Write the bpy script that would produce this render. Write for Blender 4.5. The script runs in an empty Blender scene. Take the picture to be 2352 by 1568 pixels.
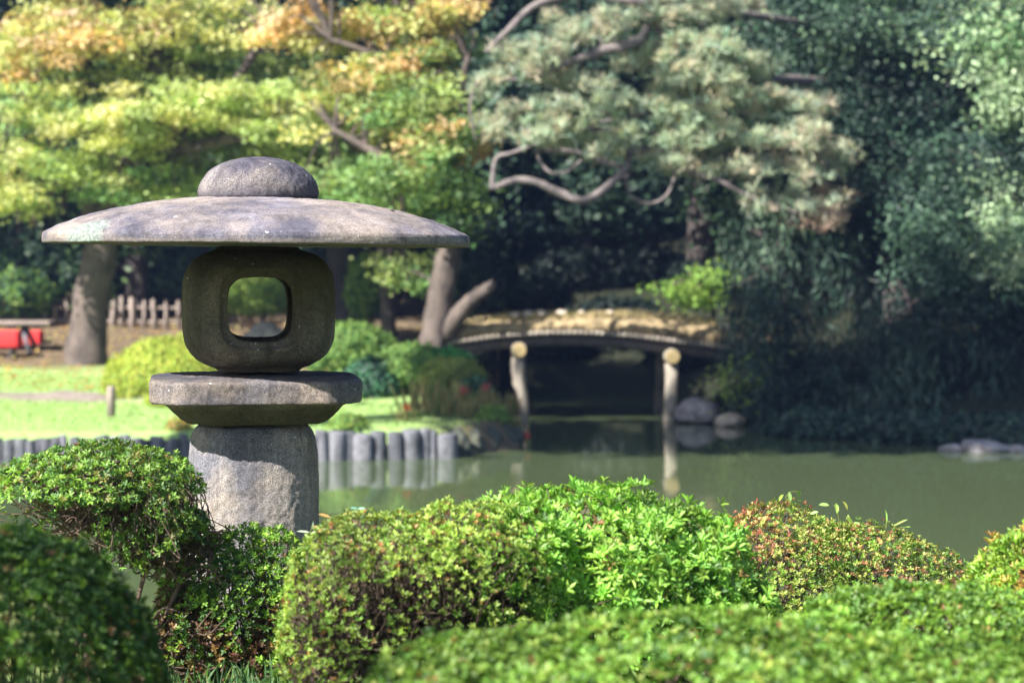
import bpy, bmesh, math, random
import numpy as np
from mathutils import Vector, Matrix
R = math.radians
random.seed(7)
rng = np.random.default_rng(11)
sc = bpy.context.scene
C = sc.collection

# ------------------------------------------------------------------ camera, sky, sun, exposure
EYE = np.array([0.0, 0.0, 2.5]); F = 5553.0; PITCH = math.atan((784 - 580) / F)
cam_d = bpy.data.cameras.new('camera'); cam = bpy.data.objects.new('camera', cam_d); C.objects.link(cam)
cam.location = EYE; cam.rotation_euler = (R(90) - PITCH, 0, 0)
cam_d.sensor_width = 36; cam_d.lens = 36 * F / 2352
cam_d.clip_start = 0.1; cam_d.clip_end = 600
cam_d.dof.use_dof = True; cam_d.dof.focus_distance = 7.75; cam_d.dof.aperture_fstop = 3.8
sc.camera = cam
SUN_AZ, SUN_EL = R(226), R(41.5)
to_sun = np.array([math.sin(SUN_AZ) * math.cos(SUN_EL), math.cos(SUN_AZ) * math.cos(SUN_EL), math.sin(SUN_EL)])
w = bpy.data.worlds.new('World'); sc.world = w; w.use_nodes = True
nt = w.node_tree; bg = nt.nodes['Background']
sky = nt.nodes.new('ShaderNodeTexSky'); sky.sky_type = 'NISHITA'; sky.sun_disc = False
sky.sun_elevation = SUN_EL; sky.sun_rotation = SUN_AZ
nt.links.new(sky.outputs[0], bg.inputs[0]); bg.inputs[1].default_value = 0.06
sl = bpy.data.lights.new('sun', 'SUN'); sl.energy = 5.0; sl.angle = R(0.5); sl.color = (1, .96, .89)
so = bpy.data.objects.new('sun', sl); C.objects.link(so); so.location = (-20, 0, 30)
so.rotation_euler = Vector(to_sun).to_track_quat('Z', 'Y').to_euler()
sc.view_settings.view_transform = 'Standard'; sc.view_settings.look = 'None'
sc.view_settings.exposure = 1.8; sc.view_settings.gamma = 1
sc.cycles.use_denoising = True; HAZE = .00042; sc.cycles.volume_bounces = 1
sc.cycles.max_bounces = 6; sc.cycles.diffuse_bounces = 3; sc.cycles.glossy_bounces = 3
sc.cycles.transmission_bounces = 4; sc.cycles.transparent_max_bounces = 4
sc.cycles.sample_clamp_indirect = 6

# ------------------------------------------------------------------ helpers
def W(px, py, d):
    """world point seen at picture position (px,py), d metres along the lens axis"""
    a = (px - 1176) / F; b = (py - 784) / F
    cp, sp = math.cos(PITCH), math.sin(PITCH)
    return EYE + d * np.array([a, cp - b * sp, -sp - b * cp])

class MB:
    def __init__(s): s.v = []; s.f = []; s.c = []; s.n = 0
    def add(s, v, f, col=None):
        v = np.asarray(v, float); f = np.asarray(f, int)
        s.v.append(v); s.f.append(f + s.n); s.n += len(v)
        if col is None: col = np.ones((len(v), 3)) * .5
        col = np.asarray(col, float)
        if col.ndim == 1: col = np.tile(col, (len(v), 1))
        s.c.append(col)
        return s
    def build(s, name, mat, parent=None, smooth=True):
        me = bpy.data.meshes.new(name)
        v = np.concatenate(s.v); me.vertices.add(len(v)); me.vertices.foreach_set('co', v.ravel())
        li = np.concatenate([f.ravel() for f in s.f]); tot = np.concatenate([np.full(len(f), f.shape[1]) for f in s.f])
        st = np.concatenate([[0], np.cumsum(tot)[:-1]])
        me.loops.add(len(li)); me.loops.foreach_set('vertex_index', li)
        me.polygons.add(len(tot)); me.polygons.foreach_set('loop_start', st)
        me.polygons.foreach_set('use_smooth', np.full(len(tot), smooth))
        at = me.attributes.new('Col', 'FLOAT_COLOR', 'POINT')
        c = np.concatenate(s.c); at.data.foreach_set('color', np.c_[c, np.ones(len(c))].ravel())
        me.update(calc_edges=True); me.validate()
        me.materials.append(mat)
        return link(name, me, parent)
def link(name, me, parent=None):
    o = bpy.data.objects.new(name, me); C.objects.link(o)
    if parent is not None:
        o.parent = parent
    return o
def tag(o, label=None, cat=None, group=None, kind=None):
    if label: o['label'] = label
    if cat: o['category'] = cat
    if group: o['group'] = group
    if kind: o['kind'] = kind
    return o
def empty(name, label, cat, group=None, loc=(0, 0, 0)):
    o = bpy.data.objects.new(name, None); C.objects.link(o); o.location = loc; o.empty_display_size = .1
    return tag(o, label, cat, group)

def tube(mb, pts, rad, sides=7, col=None, bump=0.0, caps=True):
    pts = np.asarray(pts, float); n = len(pts); rad = np.broadcast_to(np.asarray(rad, float), (n,))
    t = np.gradient(pts, axis=0); t /= np.linalg.norm(t, axis=1)[:, None] + 1e-9
    ref = np.array([0.13, .21, 1.0]) if abs(t[0][2]) < .9 else np.array([1.0, .17, .1])
    a = np.cross(t, ref); a /= np.linalg.norm(a, axis=1)[:, None] + 1e-9
    b = np.cross(t, a)
    th = np.linspace(0, 2 * np.pi, sides, endpoint=False)
    rr = rad[:, None] * (1 + bump * rng.normal(size=(n, sides))) if bump else np.repeat(rad[:, None], sides, 1)
    v = pts[:, None] + rr[..., None] * (np.cos(th)[None, :, None] * a[:, None] + np.sin(th)[None, :, None] * b[:, None])
    i = np.arange(n - 1)[:, None] * sides; j = np.arange(sides)[None]; k = (j + 1) % sides
    f = np.stack([i + j, i + k, i + sides + k, i + sides + j], -1).reshape(-1, 4)
    mb.add(v.reshape(-1, 3), f, col)
    if caps:
        o = mb.n - n * sides
        mb.f.append(np.array([[o + q for q in range(sides)][::-1], [o + (n - 1) * sides + q for q in range(sides)]]))
def smooth_path(P, per=6):
    """Catmull-Rom through P (any width of columns)"""
    P = np.asarray(P, float); Q = np.vstack([2 * P[0] - P[1], P, 2 * P[-1] - P[-2]]); out = []
    for i in range(1, len(Q) - 2):
        for t in np.linspace(0, 1, per, endpoint=False):
            a, b, c, d = Q[i - 1:i + 3]
            out.append(.5 * (2 * b + (c - a) * t + (2 * a - 5 * b + 4 * c - d) * t * t + (3 * b - a - 3 * c + d) * t ** 3))
    out.append(P[-1]); return np.array(out)
def unit(v): return v / (np.linalg.norm(v, axis=-1, keepdims=True) + 1e-9)

def leaves_simple(mb, P, N, L, Wd, col, droop=None):
    """diamond leaves: P base points, N leaf plane normals (n,3), L length, Wd width"""
    n = len(P); r = rng.normal(size=(n, 3))
    if droop is not None: r = r * .35 + np.array([0, 0, -1.0]) * droop
    d = unit(r - N * np.sum(r * N, 1, keepdims=True)); s = np.cross(N, d)
    L = np.broadcast_to(L, (n,))[:, None] * rng.uniform(.7, 1.3, (n, 1)); Wd = np.broadcast_to(Wd, (n,))[:, None]
    v = np.stack([P, P + d * L * .45 + s * Wd * .5, P + d * L, P + d * L * .45 - s * Wd * .5], 1)
    f = np.arange(4 * n).reshape(n, 4)
    mb.add(v.reshape(-1, 3), f, np.repeat(col, 4, 0))
def leaves_folded(mb, P, d, N, L, Wd, col):
    """oval leaves folded along the midrib; P base, d axis, N upper side"""
    n = len(P); s = unit(np.cross(d, N)); u = unit(np.cross(s, d))
    L = np.broadcast_to(L, (n,))[:, None]; Wd = np.broadcast_to(Wd, (n,))[:, None]
    up = u * Wd * .18; cur = -u * L * .12
    v = np.stack([P, P + d * L * .32 + s * Wd * .42 + up, P + d * L * .72 + s * Wd * .4 + up + cur * .4,
                  P + d * L + cur, P + d * L * .72 - s * Wd * .4 + up + cur * .4, P + d * L * .32 - s * Wd * .42 + up], 1)
    o = np.arange(n)[:, None] * 6
    f = np.concatenate([o + np.array([0, 1, 2, 3]), o + np.array([0, 3, 4, 5])])
    mb.add(v.reshape(-1, 3), f, np.repeat(col, 6, 0))
def palette(n, cols, wts=None, jit=.18):
    cols = np.asarray(cols, float); p = None if wts is None else np.asarray(wts, float) / np.sum(wts)
    c = cols[rng.choice(len(cols), n, p=p)]
    return np.clip(c * rng.uniform(1 - jit, 1 + jit, (n, 1)) * rng.uniform(.93, 1.07, (n, 3)), 0, 1)

# smooth value noise in 3-D
_G = rng.random((32, 32, 32))
def vnoise(p):
    p = np.asarray(p, float); i = np.floor(p).astype(int); f = p - i; f = f * f * (3 - 2 * f); out = 0
    for dx in (0, 1):
        for dy in (0, 1):
            for dz in (0, 1):
                wgt = np.where(dx, f[..., 0], 1 - f[..., 0]) * np.where(dy, f[..., 1], 1 - f[..., 1]) * np.where(dz, f[..., 2], 1 - f[..., 2])
                out = out + wgt * _G[(i[..., 0] + dx) % 32, (i[..., 1] + dy) % 32, (i[..., 2] + dz) % 32]
    return out * 2 - 1

# ------------------------------------------------------------------ materials
def new_mat(name):
    m = bpy.data.materials.new(name); m.use_nodes = True; t = m.node_tree; t.nodes.clear()
    o = t.nodes.new('ShaderNodeOutputMaterial'); return m, t, o
def N_(t, typ, **kw):
    n = t.nodes.new(typ)
    for k, v in kw.items():
        if k.startswith('i_'):
            n.inputs[k[2:].replace('_', ' ')].default_value = v
        else: setattr(n, k, v)
    return n
def coords(t, scale=(1, 1, 1), kind='Object'):
    tc = N_(t, 'ShaderNodeTexCoord'); mp = N_(t, 'ShaderNodeMapping'); mp.inputs['Scale'].default_value = scale
    t.links.new(tc.outputs[kind], mp.inputs[0]); return mp.outputs[0]
def noise(t, vec, scale, detail=4, rough=.6):
    n = N_(t, 'ShaderNodeTexNoise'); n.inputs['Scale'].default_value = scale; n.inputs['Detail'].default_value = detail
    n.inputs['Roughness'].default_value = rough; t.links.new(vec, n.inputs['Vector']); return n.outputs['Fac']
def ramp(t, fac, stops):
    r = N_(t, 'ShaderNodeValToRGB'); e = r.color_ramp.elements
    while len(e) < len(stops): e.new(.5)
    for k, (p, c) in enumerate(stops):
        e[k].position = p; e[k].color = (*c, 1) if not np.isscalar(c) else (c, c, c, 1)
    t.links.new(fac, r.inputs[0]); return r.outputs[0]
def mix(t, fac, a, b, typ='MIX'):
    m = N_(t, 'ShaderNodeMix', data_type='RGBA', blend_type=typ)
    for s, v in ((m.inputs[0], fac), (m.inputs[6], a), (m.inputs[7], b)):
        if hasattr(v, 'is_linked') or hasattr(v, 'links'): t.links.new(v, s)
        elif np.isscalar(v): s.default_value = v if s == m.inputs[0] else (v, v, v, 1)
        else: s.default_value = (*v, 1)
    return m.outputs[2]
def bumped(t, h, strength, dist):
    b = N_(t, 'ShaderNodeBump'); b.inputs['Strength'].default_value = strength; b.inputs['Distance'].default_value = dist
    t.links.new(h, b.inputs['Height']); return b.outputs[0]

def leaf_mat(name, trans=.35, tcol=(1.25, 1.2, .55), rough=.45, spec=.4):
    m, t, o = new_mat(name)
    a = N_(t, 'ShaderNodeVertexColor', layer_name='Col')
    p = N_(t, 'ShaderNodeBsdfPrincipled'); p.inputs['Roughness'].default_value = rough; p.inputs['Specular IOR Level'].default_value = spec
    t.links.new(a.outputs[0], p.inputs['Base Color'])
    tr = N_(t, 'ShaderNodeBsdfTranslucent'); t.links.new(mix(t, 1.0, a.outputs[0], tcol, 'MULTIPLY'), tr.inputs[0])
    mx = N_(t, 'ShaderNodeMixShader'); mx.inputs[0].default_value = trans
    t.links.new(p.outputs[0], mx.inputs[1]); t.links.new(tr.outputs[0], mx.inputs[2]); t.links.new(mx.outputs[0], o.inputs[0])
    return m
M = {}
M['leaf'] = leaf_mat('azalea_leaf', .34)
M['maple'] = leaf_mat('maple_leaf', .45, (1.15, 1.1, .6), .6, .2)
M['dark'] = leaf_mat('evergreen_leaf', .15, (1.0, 1.2, .6), .55, .3)
M['needle'] = leaf_mat('pine_needle', .3, (1, 1, .75), .5, .3)
M['grass'] = leaf_mat('grass_blade', .35, (1.2, 1.2, .5), .5, .3)
M['petal'] = leaf_mat('petal', .3, (1.1, .9, .9), .5, .3)

def bark_mat(name, dark, light, scale=6, zs=.25, vary=False):
    m, t, o = new_mat(name); v = coords(t, (1, 1, zs)); n1 = noise(t, v, scale, 6, .7); n2 = noise(t, coords(t), scale * .4, 3)
    c = ramp(t, n1, [(.3, dark), (.72, light)]); c = mix(t, ramp(t, n2, [(.35, 0.0), (.7, 1.0)]), c, tuple(np.array(light) * 1.15))
    if vary:
        oi = N_(t, 'ShaderNodeObjectInfo'); c = mix(t, 1.0, c, ramp(t, oi.outputs['Random'], [(0.0, (.6, .6, .62)), (.5, (.95, 1.0, .95)), (1.0, (1.45, 1.42, 1.4))]), 'MULTIPLY')
    p = N_(t, 'ShaderNodeBsdfPrincipled'); p.inputs['Roughness'].default_value = .9; p.inputs['Specular IOR Level'].default_value = .2
    t.links.new(c, p.inputs[0]); t.links.new(bumped(t, n1, .9, .03), p.inputs['Normal']); t.links.new(p.outputs[0], o.inputs[0]); return m
M['bark'] = bark_mat('maple_bark', (.016, .014, .015), (.105, .083, .072), 8, .14)
M['bark_dark'] = bark_mat('dark_bark', (.025, .02, .02), (.06, .05, .048))
M['pine_bark'] = bark_mat('pine_bark', (.05, .043, .046), (.17, .145, .14), 14, 1)
M['twig'] = bark_mat('azalea_twig', (.05, .035, .028), (.17, .12, .09), 60, .3)
M['log'] = bark_mat('weathered_log', (.09, .08, .065), (.28, .245, .20), 9, .3)
M['stake'] = bark_mat('grey_stake', (.02, .021, .024), (.135, .135, .155), 18, .08, True)
M['stake'].node_tree; M['pale_wood'] = bark_mat('pale_wood', (.085, .07, .062), (.24, .195, .17), 10, .2)
M['beam'] = bark_mat('dark_beam', (.03, .026, .024), (.10, .085, .075), 8, 1)

def plain(name, col, rough=.8, var=.25, scale=8, bump=.3, dist=.01):
    m, t, o = new_mat(name); v = coords(t); n = noise(t, v, scale, 6)
    c = np.array(col); cc = ramp(t, n, [(.3, tuple(c * (1 - var))), (.7, tuple(np.clip(c * (1 + var), 0, 1)))])
    p = N_(t, 'ShaderNodeBsdfPrincipled'); p.inputs['Roughness'].default_value = rough
    t.links.new(cc, p.inputs[0]); t.links.new(bumped(t, n, bump, dist), p.inputs['Normal']); t.links.new(p.outputs[0], o.inputs[0]); return m
M['red'] = plain('red_cloth', (.62, .03, .03), .85, .12, 5)
M['rock'] = plain('pond_rock', (.22, .20, .20), .85, .5, 5, .8, .04)
M['bank_stone'] = plain('mossy_stone', (.045, .05, .036), .9, .5, 7, .8, .03)
M['rock_pale'] = plain('pale_rock', (.38, .32, .26), .85, .35, 6, .8, .03)
M['cut_end'] = plain('cut_log_end', (.29, .22, .10), .8, .35, 20)
M['earth'] = plain('mossy_earth', (.22, .165, .088), .95, .6, 5, 1.0, .05)
M['flower_bud'] = plain('debris', (.05, .035, .03), .9)

def stone_mat(name, base, dark, warm, warm_amt=.5, dark_lo=.42, streak=False, lichen=0.0, top_tint=None, speck=.5, scale=1.0, spot=None, band=None):
    """granite: fine speckle, pores, soft weather stains"""
    m, t, o = new_mat(name); v = coords(t); vs = coords(t, (1, 1, .28)) if streak else v
    big = noise(t, vs, 3.1 * scale, 5, .62); mid = noise(t, vs, 11, 5, .65); fine = noise(t, v, 240, 3, .7); grit = noise(t, v, 70, 4, .75)
    c = mix(t, ramp(t, big, [(dark_lo, 0.0), (dark_lo + .2, 1.0)]), dark, base)
    wn = noise(t, coords(t, (1.3, .9, 1.6)), 2.3 * scale, 4)
    c = mix(t, mix(t, warm_amt, (0, 0, 0), ramp(t, wn, [(.46, 0.0), (.66, 1.0)])), c, warm)
    c = mix(t, .55, c, mix(t, 1.0, c, ramp(t, mid, [(.3, .45), (.7, 1.3)]), 'MULTIPLY'))
    c = mix(t, speck, c, mix(t, 1.0, c, ramp(t, fine, [(.36, .25), (.5, 1.0), (.66, 2.1)]), 'MULTIPLY'))
    c = mix(t, speck * .7, c, mix(t, 1.0, c, ramp(t, grit, [(.36, .35), (.55, 1.15)]), 'MULTIPLY'))
    if top_tint:  # dark olive tint that thickens with height, broken up by noise
        z0, z1, mc = top_tint
        sx = N_(t, 'ShaderNodeSeparateXYZ'); t.links.new(v, sx.inputs[0])
        mr = N_(t, 'ShaderNodeMapRange'); mr.inputs['From Min'].default_value = z0; mr.inputs['From Max'].default_value = z1
        t.links.new(sx.outputs[2], mr.inputs[0]); ad = N_(t, 'ShaderNodeMath', operation='MULTIPLY_ADD')
        t.links.new(noise(t, coords(t, (1, 1, .5)), 7, 4), ad.inputs[0]); ad.inputs[1].default_value = 1.6
        sb = N_(t, 'ShaderNodeMath', operation='SUBTRACT'); t.links.new(mr.outputs[0], sb.inputs[0]); sb.inputs[1].default_value = .8
        t.links.new(sb.outputs[0], ad.inputs[2])
        c = mix(t, ramp(t, ad.outputs[0], [(.15, 0.0), (.75, .92)]), c, mix(t, .6, mc, ramp(t, grit, [(.3, tuple(np.array(mc) * .5)), (.7, tuple(np.array(mc) * 1.6))])))
    dr = noise(t, coords(t, (1, 1, .07)), 16, 4, .6); c = mix(t, ramp(t, dr, [(.50, 0.0), (.68, .6)]), c, mix(t, 1.0, c, (.42, .42, .46), 'MULTIPLY'))
    fl = noise(t, v, 42, 2, .5); c = mix(t, ramp(t, fl, [(.735, 0.0), (.76, .65)]), c, (.55, .54, .54))
    dk = noise(t, v, 30, 3, .6); c = mix(t, ramp(t, dk, [(.26, .7), (.33, 0.0)]), c, (.03, .028, .03))
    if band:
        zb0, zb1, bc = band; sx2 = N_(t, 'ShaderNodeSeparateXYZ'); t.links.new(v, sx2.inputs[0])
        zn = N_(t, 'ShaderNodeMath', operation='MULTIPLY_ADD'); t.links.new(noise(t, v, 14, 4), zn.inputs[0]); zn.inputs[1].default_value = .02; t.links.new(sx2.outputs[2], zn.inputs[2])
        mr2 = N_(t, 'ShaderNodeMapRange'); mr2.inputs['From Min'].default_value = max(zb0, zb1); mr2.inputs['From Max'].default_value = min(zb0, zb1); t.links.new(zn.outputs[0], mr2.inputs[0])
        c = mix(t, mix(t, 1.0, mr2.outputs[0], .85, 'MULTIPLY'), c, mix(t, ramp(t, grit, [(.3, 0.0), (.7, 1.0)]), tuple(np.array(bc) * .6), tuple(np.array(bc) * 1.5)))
    if spot:
        (sx_, sy_, sz_), rad_ = spot; ds = N_(t, 'ShaderNodeVectorMath', operation='DISTANCE'); t.links.new(v, ds.inputs[0]); ds.inputs[1].default_value = (sx_, sy_, sz_)
        ad2 = N_(t, 'ShaderNodeMath', operation='MULTIPLY_ADD'); t.links.new(noise(t, v, 60, 4, .7), ad2.inputs[0]); ad2.inputs[1].default_value = -.09; t.links.new(ds.outputs['Value'], ad2.inputs[2])
        c = mix(t, ramp(t, ad2.outputs[0], [(max(rad_ - .055, .001), .85), (rad_ - .03, 0.0)]), c, mix(t, ramp(t, grit, [(.4, 0.0), (.6, 1.0)]), (.10, .125, .115), (.24, .28, .25)))
    if lichen:
        ln = noise(t, v, 9, 6, .75); c = mix(t, ramp(t, ln, [(.69 - lichen, 0.0), (.73 - lichen, .85)]), c, (.40, .46, .41))
    p = N_(t, 'ShaderNodeBsdfPrincipled'); p.inputs['Roughness'].default_value = .88; p.inputs['Specular IOR Level'].default_value = .25
    t.links.new(c, p.inputs[0])
    h = mix(t, .5, grit, fine)
    t.links.new(bumped(t, h, .75, .006), p.inputs['Normal']); t.links.new(p.outputs[0], o.inputs[0]); return m

# ------------------------------------------------------------------ terrain
POND = np.array([(-60, 10.8), (-8, 10.8), (0, 10.6), (8, 11), (60, 11), (60, 30), (11, 30.3), (6.7, 31.5), (4.9, 32.7), (3.45, 34.2), (3.35, 36), (3.2, 39.6), (2.5, 42), (1.2, 42.9),
                 (.1, 42), (-.35, 39.6), (-.5, 35), (-.1, 32.6), (.12, 31.0), (-.75, 29.5), (-3, 28.9), (-10, 28.8), (-60, 28.8)], float)
def pond_sd(x, y):
    """signed distance to the shoreline, negative over water"""
    p = np.stack([np.asarray(x, float), np.asarray(y, float)], -1); d = np.full(p.shape[:-1], 1e9); ins = np.zeros(p.shape[:-1], bool)
    for a, b in zip(POND, np.roll(POND, -1, 0)):
        e = b - a; q = p - a; t = np.clip((q @ e) / (e @ e), 0, 1); d = np.minimum(d, np.linalg.norm(q - t[..., None] * e, axis=-1))
        c = ((a[1] > p[..., 1]) != (b[1] > p[..., 1])) & (p[..., 0] < (b[0] - a[0]) * (p[..., 1] - a[1]) / (b[1] - a[1] + 1e-12) + a[0]); ins ^= c
    d = np.where(ins, -d, d); return np.maximum(d, 3.0 - np.hypot(p[..., 0] + 10.7, p[..., 1] - 22.6))  # last term: islet added out of frame to carry the shade tree
def sst(t): t = np.clip(t, 0, 1); return t * t * (3 - 2 * t)
def ground_z(x, y):
    x = np.asarray(x, float); y = np.asarray(y, float); s = pond_sd(x, y)
    near = 1.2 * sst(s / 3.3)
    left = .34 * np.clip(s / .18, 0, 1) + .024 * np.maximum(s, 0) + .075 * np.maximum(y - 41, 0) + .62 * np.exp(-((x + 1.6) ** 2 / 1.6 + (y - 36.6) ** 2 / 5))
    right = .25 * np.clip(s / .3, 0, 1) + .38 * np.clip(s, 0, 4)
    k = sst((x - .5) / 2); far = left * (1 - k) + right * k
    hill = .45 * np.maximum(y - 50, 0); hill = np.where(hill > 18, 18 + (hill - 18) * .05, hill)
    hs = .25 * np.clip(np.abs(x) - 14, 0, 50) * sst((y - 20) / 10)
    n = vnoise(np.stack([x * .35, y * .35, x * 0], -1)) * .06 * sst(s / 2)
    z = np.where(y < 15, near, np.where((y < 26) & (x < 0), .35 * np.clip(s, 0, 1.5), far + hill + hs)) + n
    return np.where(s < 0, -.7 * sst(-s / .8), z)
def gz(x, y): return float(ground_z(np.array([x]), np.array([y]))[0])
def axis(segs):
    out = []
    for a, b, st in segs: out += list(np.arange(a, b, st))
    return np.array(out + [segs[-1][1]])
gx = axis([(-160, -60, 10), (-60, -20, 1.5), (-20, 9, .15), (9, 60, 1.5), (60, 160, 10)])
gy = axis([(-60, -2, 4), (-2, 6, .5), (6, 12, .15), (12, 27, 1), (27, 40, .12), (40, 70, .5), (70, 110, 4), (110, 190, 20)])
XX, YY = np.meshgrid(gx, gy); ZZ = ground_z(XX, YY); SD = pond_sd(XX, YY)
def strip(x, y):   # trodden earth strip across the lawn
    yc = 34.2 + .25 * np.sin(x * 1.3) + .25 * vnoise(np.stack([x * 1.1, x * 0, x * 0], -1)); return np.exp(-((y - yc) / .55) ** 4) * sst((-3.9 - x) / .7)
ZZ = ZZ + strip(XX, YY) * (.05 + .07 * vnoise(np.stack([XX * 2.2, YY * 2.2, XX * 0], -1)))
grass = sst((42.3 - YY + 1.0 * vnoise(np.stack([XX * .6, YY * .6, XX * 0 + 3], -1))) / 2.2) * (YY > 25) * sst((-.2 - XX) / 1.4) * (1 - strip(XX, YY))
grass = grass * (1 - .9 * np.exp(-((XX + 1.8) ** 2 / 1.2 + (YY - 36.8) ** 2 / 3)))
grass = np.maximum(grass, (YY < 24) * .55 * sst(SD / .8))
nx, ny = len(gx), len(gy); i = np.arange(ny - 1)[:, None] * nx; j = np.arange(nx - 1)[None]
mb = MB(); mb.add(np.stack([XX, YY, ZZ], -1).reshape(-1, 3), np.stack([i + j, i + j + 1, i + nx + j + 1, i + nx + j], -1).reshape(-1, 4),
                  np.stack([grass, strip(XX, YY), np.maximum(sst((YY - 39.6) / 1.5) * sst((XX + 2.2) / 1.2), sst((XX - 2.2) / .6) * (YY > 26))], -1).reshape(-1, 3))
m, t, o = new_mat('ground'); a = N_(t, 'ShaderNodeVertexColor', layer_name='Col'); sep = N_(t, 'ShaderNodeSeparateColor'); t.links.new(a.outputs[0], sep.inputs[0])
v = coords(t); n1 = noise(t, v, 1.6, 6, .65); n2 = noise(t, v, 14, 5, .7)
gcol = mix(t, ramp(t, n1, [(.35, 0.0), (.65, 1.0)]), (.23, .36, .11), (.29, .40, .14)); gcol = mix(t, .5, gcol, mix(t, 1.0, gcol, ramp(t, n2, [(.3, .6), (.7, 1.3)]), 'MULTIPLY'))
dcol = mix(t, ramp(t, n1, [(.35, 0.0), (.65, 1.0)]), (.09, .068, .046), (.17, .125, .078)); dcol = mix(t, .5, dcol, mix(t, 1.0, dcol, ramp(t, n2, [(.3, .5), (.7, 1.5)]), 'MULTIPLY'))
c = mix(t, sep.outputs[0], dcol, gcol); c = mix(t, sep.outputs[1], c, ramp(t, n2, [(.3, (.13, .108, .095)), (.7, (.27, .23, .20))]))
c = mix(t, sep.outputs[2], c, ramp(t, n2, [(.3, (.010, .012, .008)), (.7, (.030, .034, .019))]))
p = N_(t, 'ShaderNodeBsdfPrincipled'); p.inputs['Roughness'].default_value = .95; p.inputs['Specular IOR Level'].default_value = .1
t.links.new(c, p.inputs[0]); t.links.new(bumped(t, n2, .6, .05), p.inputs['Normal']); t.links.new(p.outputs[0], o.inputs[0])
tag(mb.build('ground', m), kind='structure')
# water
m, t, o = new_mat('pond_water'); p = N_(t, 'ShaderNodeBsdfPrincipled')
p.inputs['Base Color'].default_value = (.064, .086, .040, 1); p.inputs['Roughness'].default_value = .04; p.inputs['IOR'].default_value = 1.33
nb = noise(t, coords(t, (1, .45, 1)), 5.5, 3, .5); t.links.new(bumped(t, nb, .07, .02), p.inputs['Normal']); t.links.new(p.outputs[0], o.inputs[0])
mb = MB(); mb.add([(-62, 8, 0), (62, 8, 0), (62, 52, 0), (-62, 52, 0)], [[0, 1, 2, 3]]); tag(mb.build('water', m), kind='structure')

# ------------------------------------------------------------------ stone lantern
LD = 8.0; LC = W(592, 580, LD); LX, LY = LC[0], LC[1]; LROT = R(8.0)
PXM = LD / F
def lz(py): return float(W(592, py, LD)[2])
lan = empty('stone_lantern', 'weathered stone garden lantern with a wide round roof above the clipped shrubs', 'stone lantern', loc=(LX, LY, gz(LX, LY)))
lan.rotation_euler = (0, 0, LROT); LZ0 = lan.location.z
def super_loft(rows, ns=96, ex=2.0):
    """rows of (z, half width, exponent): closed lofted solid with superellipse rings"""
    th = np.linspace(0, 2 * np.pi, ns, endpoint=False); V = []
    for z, r, e in rows:
        c, s = np.cos(th), np.sin(th); k = (np.abs(c) ** e + np.abs(s) ** e) ** (-1 / e)
        V.append(np.stack([r * k * c, r * k * s, np.full(ns, z)], -1))
    n = len(rows); V = np.concatenate(V)
    i = np.arange(n - 1)[:, None] * ns; j = np.arange(ns)[None]; k = (j + 1) % ns
    f = [tuple(q) for q in np.stack([i + j, i + k, i + ns + k, i + ns + j], -1).reshape(-1, 4)]
    f.append(tuple(range(ns))[::-1]); f.append(tuple((n - 1) * ns + q for q in range(ns)))
    return V, f
def raw_mesh(name, V, f):
    me = bpy.data.meshes.new(name); me.from_pydata([tuple(x) for x in V], [], f); me.update()
    bm = bmesh.new(); bm.from_mesh(me); bmesh.ops.recalc_face_normals(bm, faces=bm.faces); bm.to_mesh(me); bm.free(); return me
def stone_part(name, V, f, mat, voxel=.006, cut=None, rough=.0022, lump=.004, smooth=2):
    """solid -> voxel remesh (soft worn edges) -> small surface irregularities"""
    tmp = link('raw', raw_mesh('raw', V, f))
    if cut:
        for cme in cut:
            co = link('cutter', cme); b = tmp.modifiers.new('b', 'BOOLEAN'); b.object = co; b.operation = 'DIFFERENCE'; b.solver = 'EXACT'
            dg = bpy.context.evaluated_depsgraph_get(); dg.update(); me = bpy.data.meshes.new_from_object(tmp.evaluated_get(dg))
            tmp.modifiers.clear(); tmp.data = me; bpy.data.objects.remove(co)
    if voxel:
        rm = tmp.modifiers.new('r', 'REMESH'); rm.mode = 'VOXEL'; rm.voxel_size = voxel
    if smooth:
        sm = tmp.modifiers.new('s', 'SMOOTH'); sm.iterations = smooth; sm.factor = .5
    dg = bpy.context.evaluated_depsgraph_get(); dg.update(); me = bpy.data.meshes.new_from_object(tmp.evaluated_get(dg)); bpy.data.objects.remove(tmp)
    n = len(me.vertices); co = np.empty(n * 3); me.vertices.foreach_get('co', co); co = co.reshape(-1, 3)
    no = np.empty(n * 3); me.vertices.foreach_get('normal', no); no = no.reshape(-1, 3)
    d = lump * vnoise(co * 9 + 5) + rough * vnoise(co * 55 + 9) + rough * .7 * vnoise(co * 120)
    d += -np.clip(vnoise(co * 26 + 31) - .55, 0, 1) * lump * 2.5          # small chips
    me.vertices.foreach_set('co', (co + no * d[:, None]).ravel()); me.update()
    me.polygons.foreach_set('use_smooth', np.ones(len(me.polygons), bool)); me.materials.clear(); me.materials.append(mat)
    me.name = name; o = link(name, me, lan); return o
def L(py): return lz(py) - LZ0        # height above the lantern's foot
S_light = stone_mat('stone_post', (.235, .212, .20), (.12, .117, .135), (.32, .265, .21), .8, .42, True, 0, None, .6)
S_roof = stone_mat('stone_roof', (.20, .186, .225), (.085, .08, .105), (.31, .255, .215), .75, .47, False, .0, None, .5, 1.0, ((-.557, -.424, 2.5 - 8 * (548 - 580) / F - gz(LX, LY)), .085), (L(548), L(545), (.115, .098, .092)))  # last band: shade of the upright rim painted in as darker colour
S_box = stone_mat('stone_firebox', (.19, .163, .132), (.09, .078, .064), (.235, .19, .145), .6, .46, True, 0, (.96, 1.42, (.036, .031, .013)), .6)
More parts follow.
